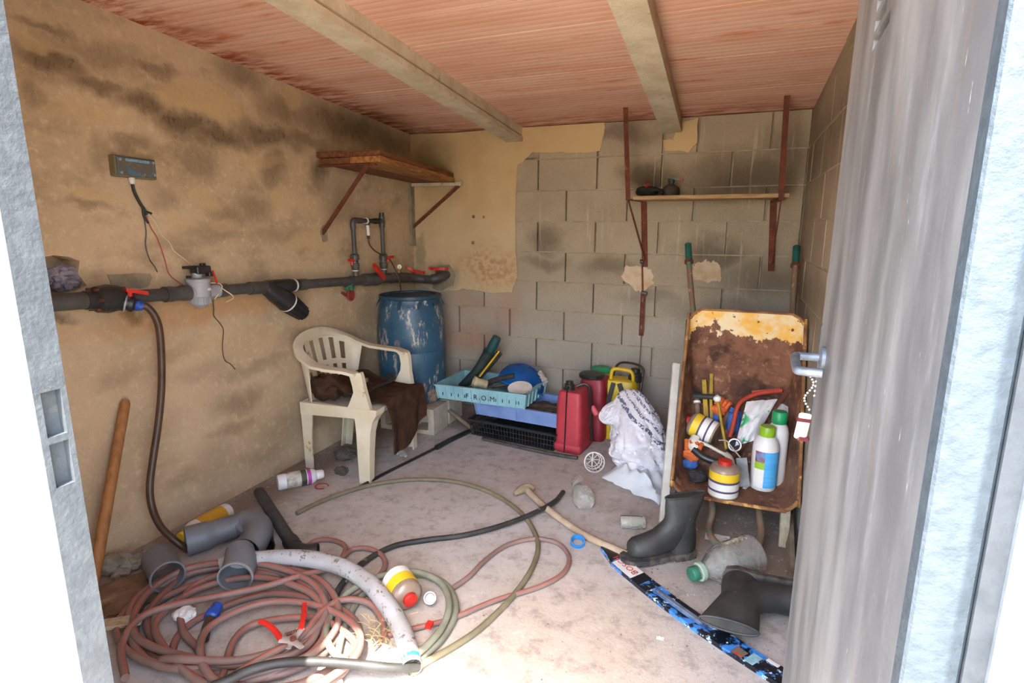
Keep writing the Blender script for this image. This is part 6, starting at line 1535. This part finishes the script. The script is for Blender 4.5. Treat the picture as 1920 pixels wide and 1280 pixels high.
bm = NB(); c_ = fl(806, 1122, .032); lathe(bm, [(0, -.012), (.020, -.012), (.022, .012), (.018, .012), (.017, -.006), (0, -.006)], 22, frame_mtx(c_, (.3, -.5, .6))); single('screw_top', bm, mat('grey_white_cap', '#a9a6a0', rough=.5), 'small white bottle cap beside the pot among the hoses', 'cap', True)
bm = NB(); bar(bm, fl(802, 1176, .05), fl(808, 1166, .05), .02, .012); single('red_scrap', bm, M_RED, 'small red plastic scrap under the grey-green hose', 'scrap')
# ---- pruning shears
ps = thing('pruning_shears', 'pruning shears with bright red handles open on the coiled hose', 'shears', fl(540, 1190, .06))
M_BRED = mat('bright_red_grip', '#cf2a20', '#b8211a', 10, rough=.35); M_BLADE = mat('pale_steel', '#b9aea6', '#9a8a80', 20, rough=.5, metal=.3)
z_ = .085
hp('handle', M_BRED, lambda b: tube(b, [fl(488, 1164, z_), fl(505, 1172, z_), fl(518, 1185, z_), fl(528, 1200, z_)], .0095, 10, 5, flat=.7), ps, True)
hp('handle', M_BRED, lambda b: tube(b, [fl(571, 1132, z_), fl(570, 1150, z_), fl(566, 1170, z_), fl(563, 1180, z_)], .0085, 10, 5, flat=.7), ps, True)
hp('jaw', M_BLADE, lambda b: tube(b, [fl(526, 1198, z_), fl(542, 1200, z_), fl(556, 1206, z_), fl(566, 1214, z_)], lambda t: .016-.008*t, 8, 4, flat=.4), ps, True)
hp('jaw', M_BLADE, lambda b: tube(b, [fl(564, 1178, z_-.004), fl(556, 1190, z_-.004), fl(548, 1202, z_-.004), fl(540, 1216, z_-.004)], lambda t: .014-.006*t, 8, 4, flat=.4), ps, True)
hp('pivot', M_RUST, lambda b: cyl(b, fl(550, 1202, z_-.002), fl(550, 1202, z_-.002)+Vector((0, 0, .014)), .009, seg=14), ps, True)
hp('spring', M_RUST, lambda b: tube(b, [fl(534, 1190, z_).lerp(fl(560, 1182, z_), k/40)+Vector((.0, .006*cos(k*1.1), .006*sin(k*1.1))) for k in range(41)], .0014, 6, 0), ps, True)
# ---- blue hose connector on a brown stub
bc = thing('hose_stub', 'short brown hose stub with a blue connector inside the coil', 'hose', fl(395, 1160))
hp('stub', mat('brown_rubber_hose', '#4d3524'), lambda b: tube(b, [fl(382, 1200, .02), fl(388, 1175, .035), fl(396, 1155, .045)], .0155, 12, 4), bc, True)
hp('connector', M_BLUE, lambda b: rung(b, fl(394, 1160, .042), fl(408, 1135, .05), [(0, .017), (.1, .023), (.5, .023), (.52, .020), (1, .018)], 14), bc, True)
bm = NB(); lump(bm, fl(346, 1152, .028), .034, 41, .35, 3, 3, (1.1, 1, .7)); single('paper_ball', bm, mat('white_paper', '#d2cdc6'), 'crumpled white paper ball inside the hose coil', 'paper')
# ---- wooden handle leaning at the left wall
l1 = atX(236, 750, .022); l0 = atX(184, 1040, .16); ln = (l0-l1); l0 = l1+ln*((l1.z-.004)/(l1.z-l0.z)) if l0.z < l1.z else l0
bm = NB(); tube(bm, [l1, l1.lerp(l0, .1), l1.lerp(l0, .5), l0], lambda t: .017+.003*t-(.005 if t < .02 else 0), 12, 4); single('leaning_pole', bm, mat('orange_brown_wood', '#a06c3a', '#8a5a2e', 8, rough=.7, stretch=(6, 6, .6)), 'round orange-brown wooden pole leaning on the left wall', 'pole', True)
# ---- rubble and boards in the near left corner
M_STONE = mat('grey_rubble', '#8f8676', '#756c5d', 18, rough=.95, bump=.6, bscale=60)
for k, (px, py, r, lab) in enumerate(((208, 1056, .055, 'larger grey stone at the foot of the leaning pole'), (246, 1050, .042, 'smaller grey stone beside the grey pipe socket'), (222, 1072, .03, 'flat grey stone chip below the rubble'), (648, 850, .058, 'dark round stone under the plastic armchair'), (685, 868, .035, 'flat dark stone by the front leg of the armchair'), (640, 882, .036, 'pale stone chip behind the front chair leg'))):
    bm = NB(); c_ = fl(px, py, r*.5); lump(bm, c_+Vector((.02 if px < 300 else 0, 0, 0)), r, 50+k, .35, 1.6, 3, (1.1, 1, .62)); single('stone', bm, M_STONE if px < 300 else mat('dark_stone', '#5c5347', '#4a4238', 18, rough=.95, bump=.5), lab, 'stone', group='loose stones')
bm = NB(); lump(bm, fl(228, 1122, .012), .125, 71, .38, 2.2, 4, (.95, 1.15, .26))
single('earth_heap', bm, mat('brown_earthy_slab', '#7d6248', '#654c36', 9, rough=.95, bump=.6, bscale=50), 'low heap of brown earth at the foot of the near left wall', 'earth heap')
bm = NB(); bar(bm, fl(190, 1172, .05), fl(268, 1160, .05), .05, .012, bev=.002); single('wood_splinter', bm, mat('pale_wood', '#b0a083'), 'pale wood splinter sticking out from behind the left jamb', 'wood')
# ---- dry grass tuft among the hoses
bm = NB(); rg = random.Random(9)
for k in range(46):
    p = fl(rg.uniform(690, 745), rg.uniform(1170, 1215), .01); q = p+Vector((rg.uniform(-.06, .06), rg.uniform(-.06, .06), rg.uniform(.01, .05))); tube(bm, [p, (p+q)/2+Vector((0, 0, .012)), q], .0012, 4, 2)
o = single('dry_grass', bm, mat('dry_straw', '#b79b6c', '#9a7f52', 20, rough=.9), 'small tuft of dry straw beside the thick white hose', 'straw'); o['kind'] = 'stuff'
# ---- crumbs, flakes and grit on the floor
bm = NB(); rg = random.Random(21)
def grit(bm, p, s):
    vs = [bm.verts.new(p+Vector((rg.uniform(-s, s), rg.uniform(-s, s), rg.uniform(-.2*s, .7*s)))) for _ in range(4)]
    for q in ((0, 1, 2), (0, 3, 1), (1, 3, 2), (2, 3, 0)): bm.faces.new([vs[i] for i in q])
for _ in range(1500):
    x, y = rg.uniform(.03, 2.5), rg.uniform(-2.7, -.03)
    if rg.random() < .5 and .3 < x < 2.0 and -2.0 < y < -.6: continue
    grit(bm, Vector((x, y, .001)), rg.choice((.002, .003, .003, .005)))
for _ in range(900):
    x, y = rg.gauss(2.25, .2), rg.gauss(-1.3, .3)
    if 0 < x < 2.54 and y < -.05: grit(bm, Vector((x, y, .001)), rg.choice((.002, .003, .005, .007)))
for _ in range(400):
    y = rg.uniform(-2.6, -.1); grit(bm, Vector((abs(rg.gauss(0, .07))+.01, y, .001)), rg.choice((.003, .005, .008)))
o = single('floor_grit', bm, mat('grit_bits', '#6f6252', '#b7aa98', 9, .45, .55, rough=.95, world=True), 'dark and pale grit scattered over the concrete floor', 'grit'); o['kind'] = 'stuff'
# ---- paper scraps
for px, py, s, lab in ((1238, 1196, .012, 'tiny white paper scrap in the middle of the front floor'), (1345, 1008, .05, 'white scrap with red print behind the clear jug'), (1480, 1018, .02, 'pale scrap beside the wooden stake')):
    bm = NB(); c_ = fl(px, py, .004); sheet(bm, lambda u, v: c_+Vector(((u-.5)*2*s, (v-.5)*1.2*s, .004*NZ.noise(Vector((u*4, v*4, s*90))))), 6, 5, .001); single('paper_scrap', bm, mat('white_paper', '#d2cdc6'), lab, 'paper')
